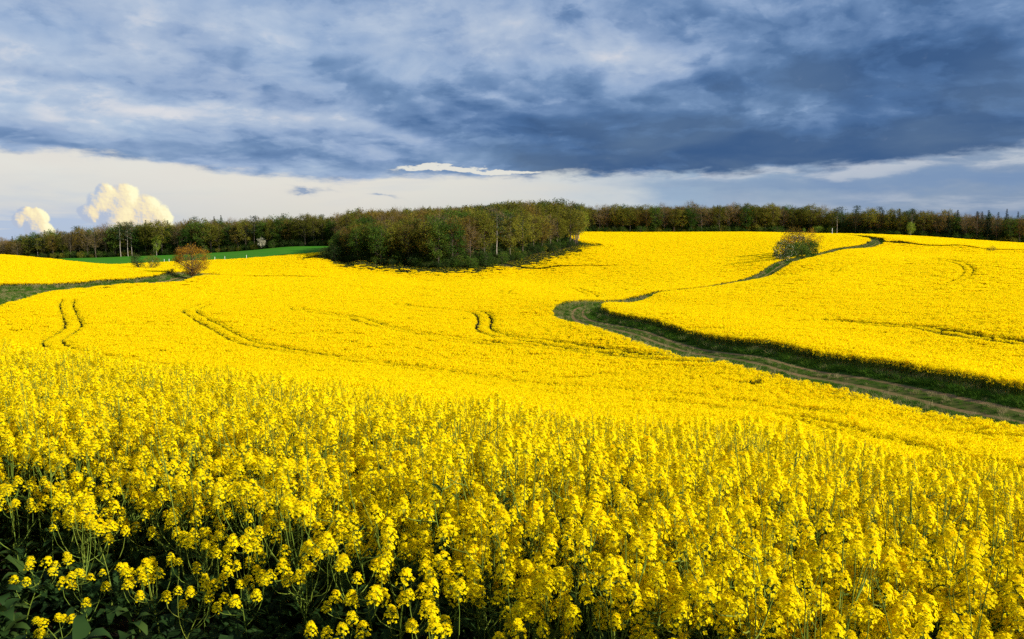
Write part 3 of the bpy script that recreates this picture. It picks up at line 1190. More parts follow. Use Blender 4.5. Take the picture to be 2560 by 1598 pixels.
def build_crop():
    rng = np.random.default_rng(21)
    R1, R2, R3 = 19.0, 72.0, 175.0
    recs = []          # P, kind, scale

    def take(P, kind, dmin, dmax, fuzz):
        d = np.hypot(P[:, 0], P[:, 1]) + rng.normal(0, fuzz, len(P))
        m = (d >= dmin) & (d < dmax) & wedge(P)
        P = P[m]
        f = field_of(P)
        P, f = P[f > 0], f[f > 0]
        return P, f
    # near plants
    P, f = take(grid(-17, 17, 0, 22, .172, rng), 0, 0, R1, .0)
    g = tram_d(P)
    keep = (gap_d(P) > .1) & (g > .2)
    near = P[keep]
    # the outermost metre on the left is thinly grown
    e0 = front_d(near)
    thin = np.clip(1.15 - e0 / 1.7, 0, 1) * np.clip((.9 - near[:, 0]) / 2.2, 0, 1)
    near = near[rng.random(len(near)) > thin * .80]
    # middle clumps
    P, f = take(grid(-60, 60, 8, 76, .37, rng), 1, R1, R2, 0)
    mid = (P, f)
    P, f = take(grid(-135, 135, 50, 190, .72, rng), 2, R2, R3, 0)
    far = (P, f)
    P, f = take(grid(-400, 400, 100, 640, 1.42, rng), 3, R3, 700, 0)
    vf = (P, f)
    out = []
    # wherever a coarse clump would straddle a wheel track or a field edge, finer ones take its place
    for (P, f), kind, rad, fine in ((mid, I_MID, .27, None), (far, I_FAR, .52, (I_MID, .27, .36)), (vf, I_VFAR, 1.05, (I_FAR, .52, .62))):
        gt, gg = tram_d(P), gap_d(P)
        if fine is None:
            ok = (gt > .28 + .10 * rng.random(len(P))) & (gg > .2)
            out.append((P[ok], f[ok], kind, 1.0))
            continue
        close = (gt < rad + .5) | (gg < rad + .6)
        ok = ~close & (gg > 0)
        out.append((P[ok], f[ok], kind, 1.0))
        seeds = P[(gt < rad + .9) | ((gg < rad + 1.2) & (gg > -rad - 1.2))]
        k2, r2, s2 = fine
        m = int((rad * 2.8 / s2) ** 2 * .5)
        Q_ = np.repeat(seeds, m, 0) + rng.uniform(-1, 1, (len(seeds) * m, 2)) * rad * 1.4
        # thin to one per cell
        cell = np.floor(Q_ / s2).astype(int)
        _, ui = np.unique(cell, axis=0, return_index=True)
        Q_ = Q_[ui]
        gt2, gg2 = tram_d(Q_), gap_d(Q_)
        band = (gt2 < rad + .5 + .1) | (gg2 < rad + .6 + .1)
        ff = field_of(Q_)
        lim = .28 if k2 is I_MID else .46
        ok2 = band & (ff > 0) & (gt2 > lim) & (gg2 > r2 * .5)
        out.append((Q_[ok2], ff[ok2], k2, 1.0))
    P_all, F_all, VI, S_all = [], [], [], []
    for P, f, kind, s in out:
        n = len(P)
        vi = kind[0] + rng.integers(0, kind[1], n)
        sc = np.stack([rng.uniform(.92, 1.12, n)] * 2 + [np.ones(n)], -1)
        hv = 1 + .06 * patchy(P, 9, 5) + rng.normal(0, .035, n)
        gt_ = tram_d(P)
        hv *= 1 - .20 * np.exp(-(gt_ / .6) ** 2)
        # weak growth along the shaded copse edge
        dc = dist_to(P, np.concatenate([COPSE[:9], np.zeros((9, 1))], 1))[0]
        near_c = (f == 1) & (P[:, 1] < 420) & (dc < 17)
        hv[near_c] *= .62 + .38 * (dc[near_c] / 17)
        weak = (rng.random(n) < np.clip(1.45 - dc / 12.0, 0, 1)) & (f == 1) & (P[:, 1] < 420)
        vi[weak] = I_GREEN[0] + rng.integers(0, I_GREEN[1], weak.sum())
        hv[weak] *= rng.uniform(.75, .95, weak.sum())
        if kind in (I_FAR, I_VFAR):
            sc[weak, :2] *= 1.0 if kind is I_FAR else 1.9
        sc[:, 2] = hv
        P_all.append(P); F_all.append(f); VI.append(vi); S_all.append(sc)
    P, f, vi, sc = (np.concatenate(a) for a in (P_all, F_all, VI, S_all))
    # thin bald streaks where the stand is poor
    d0 = np.hypot(P[:, 0], P[:, 1])
    bald = (patchy(P * np.array([.35, 1.0]), 3.2, 9) > .86) & (d0 < 130) & (rng.random(len(P)) < .75)
    P, f, vi, sc = P[~bald], f[~bald], vi[~bald], sc[~bald]
    rot = np.zeros((len(P), 3))
    rot[:, 2] = rng.uniform(0, 2 * pi, len(P))
    # near plants: height falls away at the field edge
    e = front_d(near)
    n = len(near)
    left = np.clip((1.0 - near[:, 0]) / 3.0, 0, 1)
    hn = 1 - (.40 * left + .16) * (1 - np.clip(e / (.9 + 1.0 * left), 0, 1) ** .9)
    hn *= 1 + .05 * patchy(near, 2.5, 15) + rng.normal(0, .07, n)
    nvi = rng.integers(0, 10, n)
    nrot = np.stack([rng.normal(0, .07, n), rng.normal(0, .07, n), rng.uniform(0, 2 * pi, n)], -1)
    nsc = np.stack([hn ** .5, hn ** .5, hn], -1)
    # the 300 plants that show largest become things of their own
    tz = gz(near[:, 0], near[:, 1]) + hn * 1.1 - CAMZ
    dd = np.sqrt((near ** 2).sum(1) + tz ** 2)
    u = near[:, 0] / near[:, 1]
    v = tz / near[:, 1]
    slope_b = -tan(PITCH + math.atan(CY / FPX))
    vis = (np.abs(u) < .565) & (v > slope_b * 1.0)
    order = np.argsort(np.where(vis, dd, 1e9))[:300]
    ind = np.zeros(n, bool)
    ind[order] = True
    Z = gz(near[:, 0], near[:, 1])
    protos = {}
    labels = [
        (lambda x, d, h: h < .80, 'short rapeseed plant in yellow flower at the bare dark edge of the field', 'short rapeseed plants along the field edge'),
        (lambda x, d, h: x < -.6 and d < 5.2, 'yellow rapeseed plant in the thin front row above dark leaves', 'rapeseed plants of the thin front row'),
        (lambda x, d, h: x < -.6, 'tall yellow rapeseed plant standing just behind the thin front row', 'rapeseed plants behind the front row'),
        (lambda x, d, h: x < .6, 'yellow rapeseed plant in the dense clump in the middle of the near field edge', 'rapeseed plants in the middle of the field edge'),
        (lambda x, d, h: h > 1.05, 'extra tall yellow rapeseed plant with bare pod stalks above the dense nearest corner', 'tall rapeseed plants of the nearest corner'),
        (lambda x, d, h: True, 'yellow rapeseed plant in the densest nearest corner of the field', 'rapeseed plants of the nearest corner'),
    ]
    for k in order:
        t = nvi[k]
        stm, lfm, hds = PLANTS[t]
        e_ = bpy.data.objects.new('rapeseed_plant', None)
        COL.objects.link(e_)
        e_.location = (near[k, 0], near[k, 1], Z[k] - .01)
        e_.rotation_euler = nrot[k]
        e_.scale = nsc[k]
        e_.empty_display_size = .1
        for test, lab, grp in labels:
            if test(near[k, 0], dd[k], hn[k]):
                tag(e_, lab, 'flower plant', grp)
                break
        if t not in protos:
            protos[t] = [bpy.data.objects.new('stem', stm), bpy.data.objects.new('foliage', lfm)] + [bpy.data.objects.new('flower_head', m) for m in hds]
            kids = protos[t]
        else:
            kids = [o.copy() for o in protos[t]]
        for o in kids:
            COL.objects.link(o)
            o.parent = e_
    ros = rng.uniform([-7, 3.0], [2.0, 7.0], (800, 2))
    er = front_d(ros)
    ros = ros[(er > -.55) & (er < 1.3) & (rng.random(len(ros)) < np.clip((1.2 - ros[:, 0]) / 2.5, 0, 1))]
    rest = ~ind
    Pn = near[rest]
    P = np.concatenate([P, Pn])
    f = np.concatenate([f, np.ones(len(Pn), int)])
    vi = np.concatenate([vi, nvi[rest]])
    rot = np.concatenate([rot, nrot[rest]])
    sc = np.concatenate([sc, nsc[rest]])
    P = np.concatenate([P, ros])
    f = np.concatenate([f, np.ones(len(ros), int)])
    vi = np.concatenate([vi, 26 + rng.integers(0, 4, len(ros))])
    rot = np.concatenate([rot, np.stack([np.zeros(len(ros)), np.zeros(len(ros)), rng.uniform(0, 6.28, len(ros))], -1)])
    sc = np.concatenate([sc, np.repeat(rng.uniform(.8, 1.3, (len(ros), 1)), 3, 1)])
    stk = rng.uniform([-12, 2.0], [12, 18.0], (2600, 2))
    stk = stk[wedge(stk, .6, 1) & (front_d(stk) > .5) & (np.hypot(stk[:, 0], stk[:, 1]) < 11.5) & (rng.random(len(stk)) < np.clip(.55 + stk[:, 0] * .08, .25, 1))]
    ns = len(stk)
    P = np.concatenate([P, stk])
    f = np.concatenate([f, np.ones(ns, int)])
    vi = np.concatenate([vi, 30 + rng.integers(0, 5, ns)])
    rot = np.concatenate([rot, np.stack([rng.normal(0, .08, ns), rng.normal(0, .08, ns), rng.uniform(0, 6.28, ns)], -1)])
    sc = np.concatenate([sc, np.repeat(rng.uniform(.86, 1.05, (ns, 1)), 3, 1)])
    z = gz(P[:, 0], P[:, 1])
    # lay far clumps along the slope
    ex = .5
    gx = (gz(P[:, 0] + ex, P[:, 1]) - z) / ex
    gy = (gz(P[:, 0], P[:, 1] + ex) - z) / ex
    info = {
        1: ('main_rapeseed_crop', 'yellow flowering rapeseed filling the valley between the winding track and the grassy lane'),
        2: ('right_rapeseed_crop', 'yellow flowering rapeseed on the rise beyond the winding farm track'),
        3: ('left_rapeseed_crop', 'yellow flowering rapeseed on the low mound beyond the grassy lane'),
        4: ('upper_rapeseed_crop', 'narrow strip of yellow rapeseed above the ditch under the dark spruces'),
    }
    for k, (nm, lab) in info.items():
        m = f == k
        print(nm, m.sum())
        o = instancer('rapeseed_crop', CROP_COL, np.stack([P[m, 0], P[m, 1], z[m] - .01], -1), vi[m], rot[m], sc[m])
        tag(o, lab, 'crop', None, 'stuff')


build_crop()
#STAGE3
# ---------------------------------------------------------------- trees
def leaf(name, a, b, c, trans=.3, ov=.78):
    return foliage_mat(name, [(0, col(*a)), (.5, col(*b)), (1, col(*c))], trans=trans, rough=.75, spec=.03, obj_var=ov)


M_bark = ground_mat('tree bark', col(.055, .042, .032), col(.11, .085, .065), col(.075, .07, .05), 2.2, bump=.5)
M_pale = ground_mat('pale bark', col(.22, .19, .15), col(.34, .30, .25), col(.15, .12, .09), 2.0, bump=.3)
M_twig = leaf('fine twigs', (.065, .044, .020), (.10, .068, .030), (.14, .095, .042), .1)
M_twigp = leaf('greyish twigs', (.085, .060, .036), (.125, .09, .055), (.17, .125, .08), .1)
M_brown = leaf('brown budding leaves', (.09, .060, .010), (.145, .100, .013), (.21, .152, .018), .38)
M_olive = leaf('olive young leaves', (.065, .070, .008), (.115, .116, .011), (.185, .175, .018), .38)
M_green = leaf('green leaves', (.022, .052, .007), (.044, .088, .010), (.085, .130, .016), .35)
M_fresh = leaf('fresh light green leaves', (.09, .16, .014), (.15, .22, .018), (.22, .28, .03), .42)
M_dark = leaf('dark green leaves', (.014, .032, .008), (.026, .050, .010), (.042, .070, .014), .3)
M_spruce = leaf('spruce needles', (.008, .018, .009), (.014, .030, .013), (.024, .044, .016), .12)
M_pine = leaf('pine needles', (.014, .028, .014), (.024, .044, .018), (.038, .060, .022), .15)
M_russet = leaf('russet young leaves', (.20, .095, .008), (.30, .155, .010), (.39, .22, .014), .45, .1)
M_white = leaf('white blossom', (.38, .36, .24), (.48, .46, .33), (.60, .57, .43), .35, .1)


def ellipsoid_pts(rng, n, c, r, hollow=.45):
    d = rand_dirs(rng, n)
    u = rng.random(n) ** (1 / 3)
    u = hollow * rng.random(n) ** .25 + (1 - hollow) * u
    return np.asarray(c) + d * u[:, None] * np.asarray(r), d


def broadleaf(seed, Ht, base, rad, nclump, nleaf, lsize, cl_r, twigs=6, twlen=1.3, lower=0.0, trunk_r=None, lean=0.0, flat=1.0, stems=1):
    """returns trunk MB (0 bark) and crown MB (0 leaves, 1 twigs)"""
    rng = np.random.default_rng(seed)
    tr, cr = MB(), MB()
    r0 = trunk_r or Ht * .0115
    paths = []
    for s in range(stems):
        z = np.linspace(0, 1, 8)
        ph = rng.uniform(0, 6.28)
        sp = (0 if stems == 1 else rad * .35)
        P = np.stack([np.cumsum(rng.normal(0, Ht * .006, 8)) + lean * z ** 1.5 + sp * cos(ph) * z, np.cumsum(rng.normal(0, Ht * .006, 8)) + sp * sin(ph) * z, z * Ht * .93], -1)
        P[0, :2] = (.1 * cos(ph) * (stems > 1), .1 * sin(ph) * (stems > 1))
        tr.tube(P, r0 * np.array([1.25, 1, .9, .78, .62, .45, .28, .12]), 6, 0)
        paths.append(P)
    cz = (Ht + base) / 2
    C, d = ellipsoid_pts(rng, nclump, (0, 0, cz), (rad, rad, (Ht - base) / 2), .6)
    # an uneven outline: lobes push some sides out and leave others in
    lobes = rand_dirs(rng, 5)
    k = 1 + .16 * np.max(d @ lobes.T, axis=1) - .10
    C[:, :2] = C[:, :2] * k[:, None]
    C[:, 2] = base + (C[:, 2] - base) * flat
    C[:, 0] += lean * (C[:, 2] / Ht) ** 1.5
    if lower > 0:
        m = rng.random(nclump) < lower
        C[m, 2] = rng.uniform(.8, max(base, 1.5), m.sum())
    for i, c in enumerate(C):
        P = paths[i % stems]
        t = np.clip((c[2] - np.hypot(c[0], c[1]) * .75) / (Ht * .93), .12, .95)
        kk = t * 7
        j = int(min(kk, 6))
        a = P[j] + (P[j + 1] - P[j]) * (kk - j)
        m = (a + c) / 2 + np.array([0, 0, -.25]) + rng.normal(0, .2, 3)
        rb = r0 * .26 * (1.1 - t)
        tr.tube(np.stack([a, m, c]), [rb + .012, rb * .6 + .01, .008], 3, 0)
    # twigs fan out of every clump
    nt_ = nclump * twigs
    if nt_:
        b = np.repeat(C, twigs, 0) + rng.normal(0, cl_r * .35, (nt_, 3))
        axis = np.array([0, 0, cz * .75])
        o = unit(unit(b - axis) + np.array([0, 0, .45]) + rng.normal(0, .45, (nt_, 3)))
        l = twlen * rng.uniform(.5, 1.2, nt_)[:, None]
        w = perp(rng, o) * .022 * (Ht / 18) ** .5
        e = b + o * l
        cr.add(np.stack([b - w, b + w, e + w * .3, e - w * .3], 1).reshape(-1, 3), np.arange(4 * nt_).reshape(-1, 4), 1)
    n = nclump * nleaf
    if n:
        c = np.repeat(C, nleaf, 0) + rng.normal(size=(n, 3)) * np.array([1, 1, .8]) * cl_r * .62
        nrm = unit(rng.normal(size=(n, 3)) + np.array([0, 0, .5]))
        u = perp(rng, nrm)
        v = np.cross(nrm, u)
        s = lsize * rng.uniform(.55, 1.35, n)[:, None] * .5
        cr.kites(c - u * s, u * 2 * s, v * s * .75, nrm * s * -.3, 0)
    return tr, cr


def spruce(seed, Ht, rad, layers=26):
    rng = np.random.default_rng(seed)
    tr, cr = MB(), MB()
    tr.tube(np.stack([np.zeros(6), np.zeros(6), np.linspace(0, Ht, 6)], -1), Ht * .011 * np.array([1.2, .95, .72, .5, .26, .03]), 6, 0)
    for i in range(layers):
        t = (i + .5) / layers
        z = Ht * (.10 + .90 * t)
        r = rad * (1 - t) ** .85 * rng.uniform(.8, 1.12) + .12
        nb = int(rng.integers(7, 10))
        for k in range(nb):
            ph = k * 2 * pi / nb + rng.uniform(-.35, .35) + i * 1.1
            d = np.array([cos(ph), sin(ph), 0])
            rr = r * rng.uniform(.7, 1.12)
            n = max(3, int(rr * 7))
            q = np.sqrt(rng.random(n))[:, None]
            c = np.array([0, 0, z]) + d * rr * q + np.array([0, 0, -.32]) * rr * q ** 1.6 + rng.normal(0, .10, (n, 3))
            s = .26 * rng.uniform(.6, 1.3, n)[:, None]
            u = unit(d + rng.normal(0, .55, (n, 3)))
            v = unit(np.cross(u, [0, 0, 1.0]) + rng.normal(0, .3, (n, 3)))
            cr.kites(c - u * s, u * s * 2.4, v * s * .55, np.array([0, 0, -1.0]) * s * .7, 0)
    return tr, cr


def pine(seed, Ht, base, rad):
    rng = np.random.default_rng(seed)
    tr, cr = MB(), MB()
    z = np.linspace(0, 1, 7)
    P = np.stack([np.cumsum(rng.normal(0, .12, 7)), np.cumsum(rng.normal(0, .12, 7)), z * Ht * .95], -1)
    P[0, :2] = 0
    tr.tube(P, Ht * .011 * np.array([1.2, 1, .9, .75, .55, .35, .1]), 6, 0)
    for i in range(17):
        t = i / 16
        zz = base + (Ht - base) * t
        r = rad * (1 - .75 * t) * rng.uniform(.5, 1.1)
        ph = i * 2.4 + rng.uniform(-.4, .4)
        c = np.array([cos(ph) * r, sin(ph) * r, zz])
        tr.tube(np.stack([[0, 0, zz - r * .35], c * [.5, .5, 1] - [0, 0, .2], c]), [.09, .06, .02], 3, 0)
        n = 46
        p = c + rng.normal(size=(n, 3)) * np.array([.85, .85, .34]) * (rad * .36)
        nrm = unit(rng.normal(size=(n, 3)) + np.array([0, 0, .8]))
        u = perp(rng, nrm)
        v = np.cross(nrm, u)
        s = .24 * rng.uniform(.6, 1.3, n)[:, None]
        cr.kites(p - u * s, u * s * 2, v * s * .7, nrm * s * .3, 0)
    return tr, cr


# models: (trunk mesh, crown mesh)
def model(pair, bark, leafm, twigm):
    tr, cr = pair
    return tr.mesh('trunk', [bark], True), cr.mesh('crown', [leafm, twigm])


TREES = {
    'budding': [model(broadleaf(500 + i, 18, 5.0, 3.5 + .4 * i, 92, 22, .36, 1.0, 6, 1.3), M_bark, M_brown, M_twig) for i in range(3)],
    'bare': [model(broadleaf(520 + i, 18, 5.0, 3.4 + .4 * i, 92, 12, .28, 1.05, 10, 1.5), M_bark, M_brown, M_twigp) for i in range(3)],
    'olive': [model(broadleaf(540 + i, 18, 4.8, 3.6 + .4 * i, 96, 31, .38, 1.0, 4, 1.2), M_bark, M_olive, M_twig) for i in range(4)],
    'green': [model(broadleaf(560 + i, 18, 3.4, 3.7 + .4 * i, 96, 36, .40, 1.05, 2, 1.1), M_bark, M_green, M_twig) for i in range(3)],
    'fresh': [model(broadleaf(580 + i, 14, 2.5, 3.0, 74, 32, .38, 1.15, 2, 1.1), M_pale, M_fresh, M_twig) for i in range(2)],
    'spruce': [model(spruce(600 + i, 20, 2.9 + .3 * i), M_bark, M_spruce, M_twig) for i in range(3)],
    'pine': [model(pine(620 + i, 20, 10.5, 3.1), M_pale if i == 0 else M_bark, M_pine, M_twig) for i in range(3)],
    'shrub': [model(broadleaf(640 + i, 4.0, .3, 2.2, 40, 30, .30, .75, 5, .8, stems=4, trunk_r=.05), M_bark, [M_dark, M_green, M_olive][i % 3], M_twig) for i in range(3)],
}
NAMES = {'budding': 'budding_tree', 'bare': 'bare_tree', 'olive': 'young_leaf_tree', 'green': 'leafy_tree', 'fresh': 'light_green_tree', 'spruce': 'spruce_tree', 'pine': 'pine_tree', 'shrub': 'shrub'}
LOOKS = {'budding': 'brown budding tree', 'bare': 'greyish almost bare tree', 'olive': 'olive young-leaved tree', 'green': 'full green leafy tree',
         'fresh': 'fresh light green tree', 'spruce': 'dark pointed spruce', 'pine': 'dark long-trunked pine', 'shrub': 'low green shrub'}
REFH = {'budding': 18, 'bare': 18, 'olive': 18, 'green': 18, 'fresh': 14, 'spruce': 20, 'pine': 20, 'shrub': 4}
TRNG = np.random.default_rng(77)


def plant_tree(kind, x, y, Ht, label, group=None, variant=None, wide=None, sink=.15):
    wide = wide or TRNG.uniform(1.05, 1.3)
    ms = TREES[kind]
    tm, cm = ms[int(TRNG.integers(0, len(ms))) if variant is None else variant]
    e = bpy.data.objects.new(NAMES[kind], None)
    COL.objects.link(e)
    e.location = (x, y, float(gz(x, y)[0]) - sink)
    s = Ht / REFH[kind]
    e.scale = (s * wide, s * wide, s)
    e.rotation_euler = (0, 0, TRNG.uniform(0, 6.28))
    tag(e, label, 'shrub' if kind == 'shrub' else 'tree', group)
    for nm, me in (('trunk', tm), ('crown', cm)):
        link(bpy.data.objects.new(nm, me), e)
    return e


def poisson(rng, cand, dmin):
    out = []
    for p in cand:
        if all((p[0] - q[0]) ** 2 + (p[1] - q[1]) ** 2 > dmin * dmin for q in out[-400:]):
            out.append(p)
    return np.array(out)


def px_of(x, y):
    return CX + x / y * FPX


def pick(rng, mix):
    k = list(mix)
    w = np.array([mix[i] for i in k], float)
    return k[int(rng.choice(len(k), p=w / w.sum()))]


def zone_phrase(wood, px):
    if wood == 'left':
        for lim, t in ((120, 'in the wood behind the left mound'), (300, 'in the left wood under the great white cloud'), (430, 'in the left wood behind the small twin bush'),
                       (540, 'in the left wood behind the round russet tree'), (680, 'in the left wood behind the green field'), (2600, 'in the left wood where the green field ends')):
            if px < lim:
                return t
    if wood == 'copse':
        for lim, t in ((900, 'at the low left end of the copse'), (1030, 'in the shaded left half of the copse'), (1160, 'at the bulging front of the copse'),
                       (1290, 'in the copse above the dark fold in the crop'), (1400, 'in the right half of the copse'), (2600, 'at the open right end of the copse')):
            if px < lim:
                return t
    for lim, t in ((1420, 'in the wood behind the copse'), (1580, 'in the hilltop wood just right of the copse'), (1780, 'in the hilltop wood under the tall round treetop'), (1960, 'in the middle of the hilltop wood'),
                   (2090, 'in the hilltop wood above the flowering bushes'), (2250, 'in the right wood where the track meets it'), (2400, 'in the right wood above the ditch'), (4000, 'in the dark wood at the far right')):
        if px < lim:
            return t


ROWS = ['front row', 'second row', 'third row', 'back row']


def row_trees():
    rng = np.random.default_rng(31)

    def put(kind, x, y, Ht, wood, row):
        ph = zone_phrase(wood, px_of(x, y))
        lab = '%s, %s, %s' % (LOOKS[kind], ROWS[row], ph)
        plant_tree(kind, x, y, Ht, lab, '%s, %s, %s' % (NAMES[kind].replace('_', ' ') + 's', ROWS[row], ph))
    # left wood
    for row in range(3):
        x = -352 + row * 2.0
        while x < -108:
            y = np.interp(x, WOODFRONT[:, 0], WOODFRONT[:, 1]) + row * 6.5 + rng.uniform(-1.2, 2.2)
            px = px_of(x, y)
            mix = {'budding': 2.6, 'bare': 2.6, 'olive': 3.2, 'green': 1.6, 'pine': .25} if px < 600 else {'budding': 2.0, 'bare': 1.2, 'olive': 4.0, 'green': 2.2, 'pine': .2}
            kind = pick(rng, mix)
            Ht = np.interp(px, [-50, 100, 230, 330, 560, 720, 860], [17, 18, 21, 22.5, 22, 20, 20]) * rng.uniform(.84, 1.09) + (row - 1) * .5
            put(kind, x, y, Ht, 'left', row)
            x += rng.uniform(4.6, 7.0)
    # behind the copse
    x = -104
    while x < 48:
        y = np.interp(x, WOODFRONT[:, 0], WOODFRONT[:, 1]) + rng.uniform(0, 4)
        put(pick(rng, {'budding': 2, 'olive': 4, 'green': 1.0, 'bare': 1}), x, y, rng.uniform(17.5, 20), 'back', 0)
        x += rng.uniform(6, 9)
    # hilltop and right wood
    for row in range(3):
        x = 46 + row * 1.7
        while x < 338:
            y = np.interp(x, WOODFRONT[:, 0], WOODFRONT[:, 1]) + row * 6.5 + rng.uniform(-1, 2)
            px = px_of(x, y)
            if px < 2085:
                mix = {'bare': 2.6, 'budding': 2.0, 'olive': 4.4, 'green': 1.2}
            elif px < 2330:
                mix = {'bare': 1.5, 'budding': 1.2, 'olive': 2.6, 'pine': 1.6, 'spruce': 1.6, 'green': 1}
            else:
                mix = {'bare': 3.4, 'budding': 1.6, 'olive': .8, 'spruce': 2.2, 'green': .6}
            kind = pick(rng, mix)
            Ht = np.interp(px, [1400, 1600, 1850, 2050, 2100, 2300, 2560], [18.5, 19.5, 20.5, 19.5, 17.2, 17.4, 19.0]) * rng.uniform(.85, 1.08)
            if kind in ('spruce', 'pine'):
                Ht *= 1.05
            put(kind, x, y, Ht, 'right', row)
            x += rng.uniform(4.6, 7.0)
    # copse
    cand = rng.uniform([-85, 322], [32, 425], (6000, 2))
    cand = cand[inside(cand, COPSE)]
    edge = densify(np.concatenate([COPSE[:9], np.zeros((9, 1))], 1), 1.0)
    dc = dist_to(cand, edge)[0]
    cand = cand[(dc > .8) & (dc < 26)]
    cand = cand[np.argsort(dist_to(cand, edge)[0] // 5)]
    pts = poisson(rng, cand, 4.3)
    de = dist_to(pts, edge)[0]
    for (x, y), d in zip(pts, de):
        px = px_of(x, y)
        row = int(min(d // 6.5, 3))
        if px < 1000:
            mix = {'budding': 1.1, 'bare': .8, 'olive': 2.4, 'green': 4.0}
        elif px < 1150:
            mix = {'budding': 2.2, 'bare': 1.0, 'olive': 2.4, 'green': 3.2}
        else:
            mix = {'budding': 1.7, 'bare': 1.0, 'olive': 3.8, 'green': 3.0, 'pine': .5}
        kind = pick(rng, mix)
        Ht = np.interp(px, [805, 830, 870, 950, 1050, 1120, 1250, 1460], [5, 9, 12.5, 15.5, 17.5, 18.5, 19, 18.5]) * rng.uniform(.86, 1.08)
        if row == 0:
            Ht *= .93
        put(kind, x, y, Ht, 'copse', row)


row_trees()


def top_tree(kind, px, py, D, label, wide=1.0, variant=None):
    """a tree whose tip is seen at px, py from distance D"""
    d = px_dir(px, py)
    s = D / d[1]
    x, z = d[0] * s, d[2] * s + CAMZ
    return plant_tree(kind, x, D, z - float(gz(x, D)[0]), label, None, variant, wide)


for px, py, D, k, lab in [
    (30, 590, 606, 'spruce', 'dark spruce tip at the far left end of the skyline'),
    (111, 575, 606, 'spruce', 'small dark spruce standing up above the left wood beside the small cloud'),
    (364, 549, 606, 'spruce', 'dark spruce tip against the bright foot of the great cloud'),
    (419, 550, 606, 'spruce', 'second dark spruce tip against the right edge of the great cloud'),
    (487, 543, 604, 'pine', 'dark pine top on the skyline above the round russet tree'),
    (535, 540, 600, 'spruce', 'left one of the twin dark conifers right of the russet tree'),
    (552, 537, 600, 'spruce', 'right one of the twin dark conifers right of the russet tree'),
    (805, 537, 590, 'pine', 'flat dark pine top above the left end of the copse'),
    (882, 535, 585, 'spruce', 'small dark spruce tip above the shaded half of the copse'),
    (1140, 517, 392, 'spruce', 'short dark spruce tip left of the pointed one above the copse'),
    (1166, 511, 388, 'spruce', 'pointed dark spruce standing highest above the copse'),
    (1190, 514, 392, 'pine', 'dark pine top just right of the pointed spruce above the copse'),
    (1212, 515, 390, 'pine', 'broad dark pine top above the middle of the copse'),
    (1250, 511, 392, 'pine', 'tall pale green pine top above the copse'),
    (1320, 514, 398, 'spruce', 'thin dark spruce tip above the right half of the copse'),
    (1388, 513, 404, 'spruce', 'dark spruce tip near the right end of the copse'),
    (1438, 512, 418, 'pine', 'dark pine top at the right end of the copse'),
    (2094, 519, 574, 'pine', 'tall pine on a bare pale trunk where the track enters the wood'),
    (2140, 524, 574, 'pine', 'dark pine right of the tall bare-trunked one'),
    (2188, 528, 578, 'spruce', 'slim dark spruce in the right wood right of the track'),
    (2226, 530, 570, 'spruce', 'left dark spruce of the pair above the ditch'),
    (2245, 531, 572, 'spruce', 'right dark spruce of the pair above the ditch'),
    (2266, 528, 568, 'pine', 'broad dark pine above the light green tree'),
    (2302, 525, 570, 'spruce', 'dark spruce right of the light green tree top'),
    (2372, 528, 556, 'spruce', 'big dark spruce beside the light green crown in the right wood'),
    (2395, 524, 556, 'spruce', 'widest dark spruce in the right wood'),
    (2443, 527, 562, 'spruce', 'small dark spruce left of the last tall one'),
    (2456, 528, 560, 'spruce', 'small dark spruce leaning on its twin at far right'),
    (2518, 521, 560, 'spruce', 'tall lone spruce tip near the right end of the skyline'),
    (2546, 528, 562, 'spruce', 'last dark spruce tip at the right end of the skyline'),
]:
    top_tree(k, px, py, D, lab, 1.15 if px in (2372, 2395) else .95)
top_tree('bare', 1724, 500, 612, 'tall round almost bare treetop rising above the hilltop wood', 1.15)
top_tree('fresh', 390, 583, 583, 'bright green slender tree with a white trunk before the left wood', .78, 0)
top_tree('fresh', 1448, 508, 425, 'bright yellow-green treetop at the right end of the copse', 1.0, 1)
top_tree('fresh', 2278, 551, 548, 'light green round tree before the dark spruces', 1.0, 1)
top_tree('fresh', 2010, 568, 592, 'small light green tree in front of the hilltop wood', .9, 1)
for px, lab in [(299, 'left pale bare trunk of the three tall pines before the left wood'), (317, 'middle and palest bare trunk of the three tall pines'), (327, 'right trunk of the three tall pines before the left wood')]:
    top_tree('pine', px, 556, 587, lab, .8, 0)


# ---------------------------------------------------------------- single trees and bushes
def special(name, pair, mats, x, y, label, cat, sink=.1, rz=0.0, part2=None):
    tr, cr = pair
    e = bpy.data.objects.new(name, None)
    COL.objects.link(e)
    e.location = (x, y, float(gz(x, y)[0]) - sink)
    e.rotation_euler = (0, 0, rz)
    tag(e, label, cat)
    link(bpy.data.objects.new('trunk', tr.mesh('trunk', [mats[0]], True)), e)
    link(bpy.data.objects.new('crown', cr.mesh('crown', mats[1:])), e)
    return e


def at_px(px, D):
    return world_at(px, D)


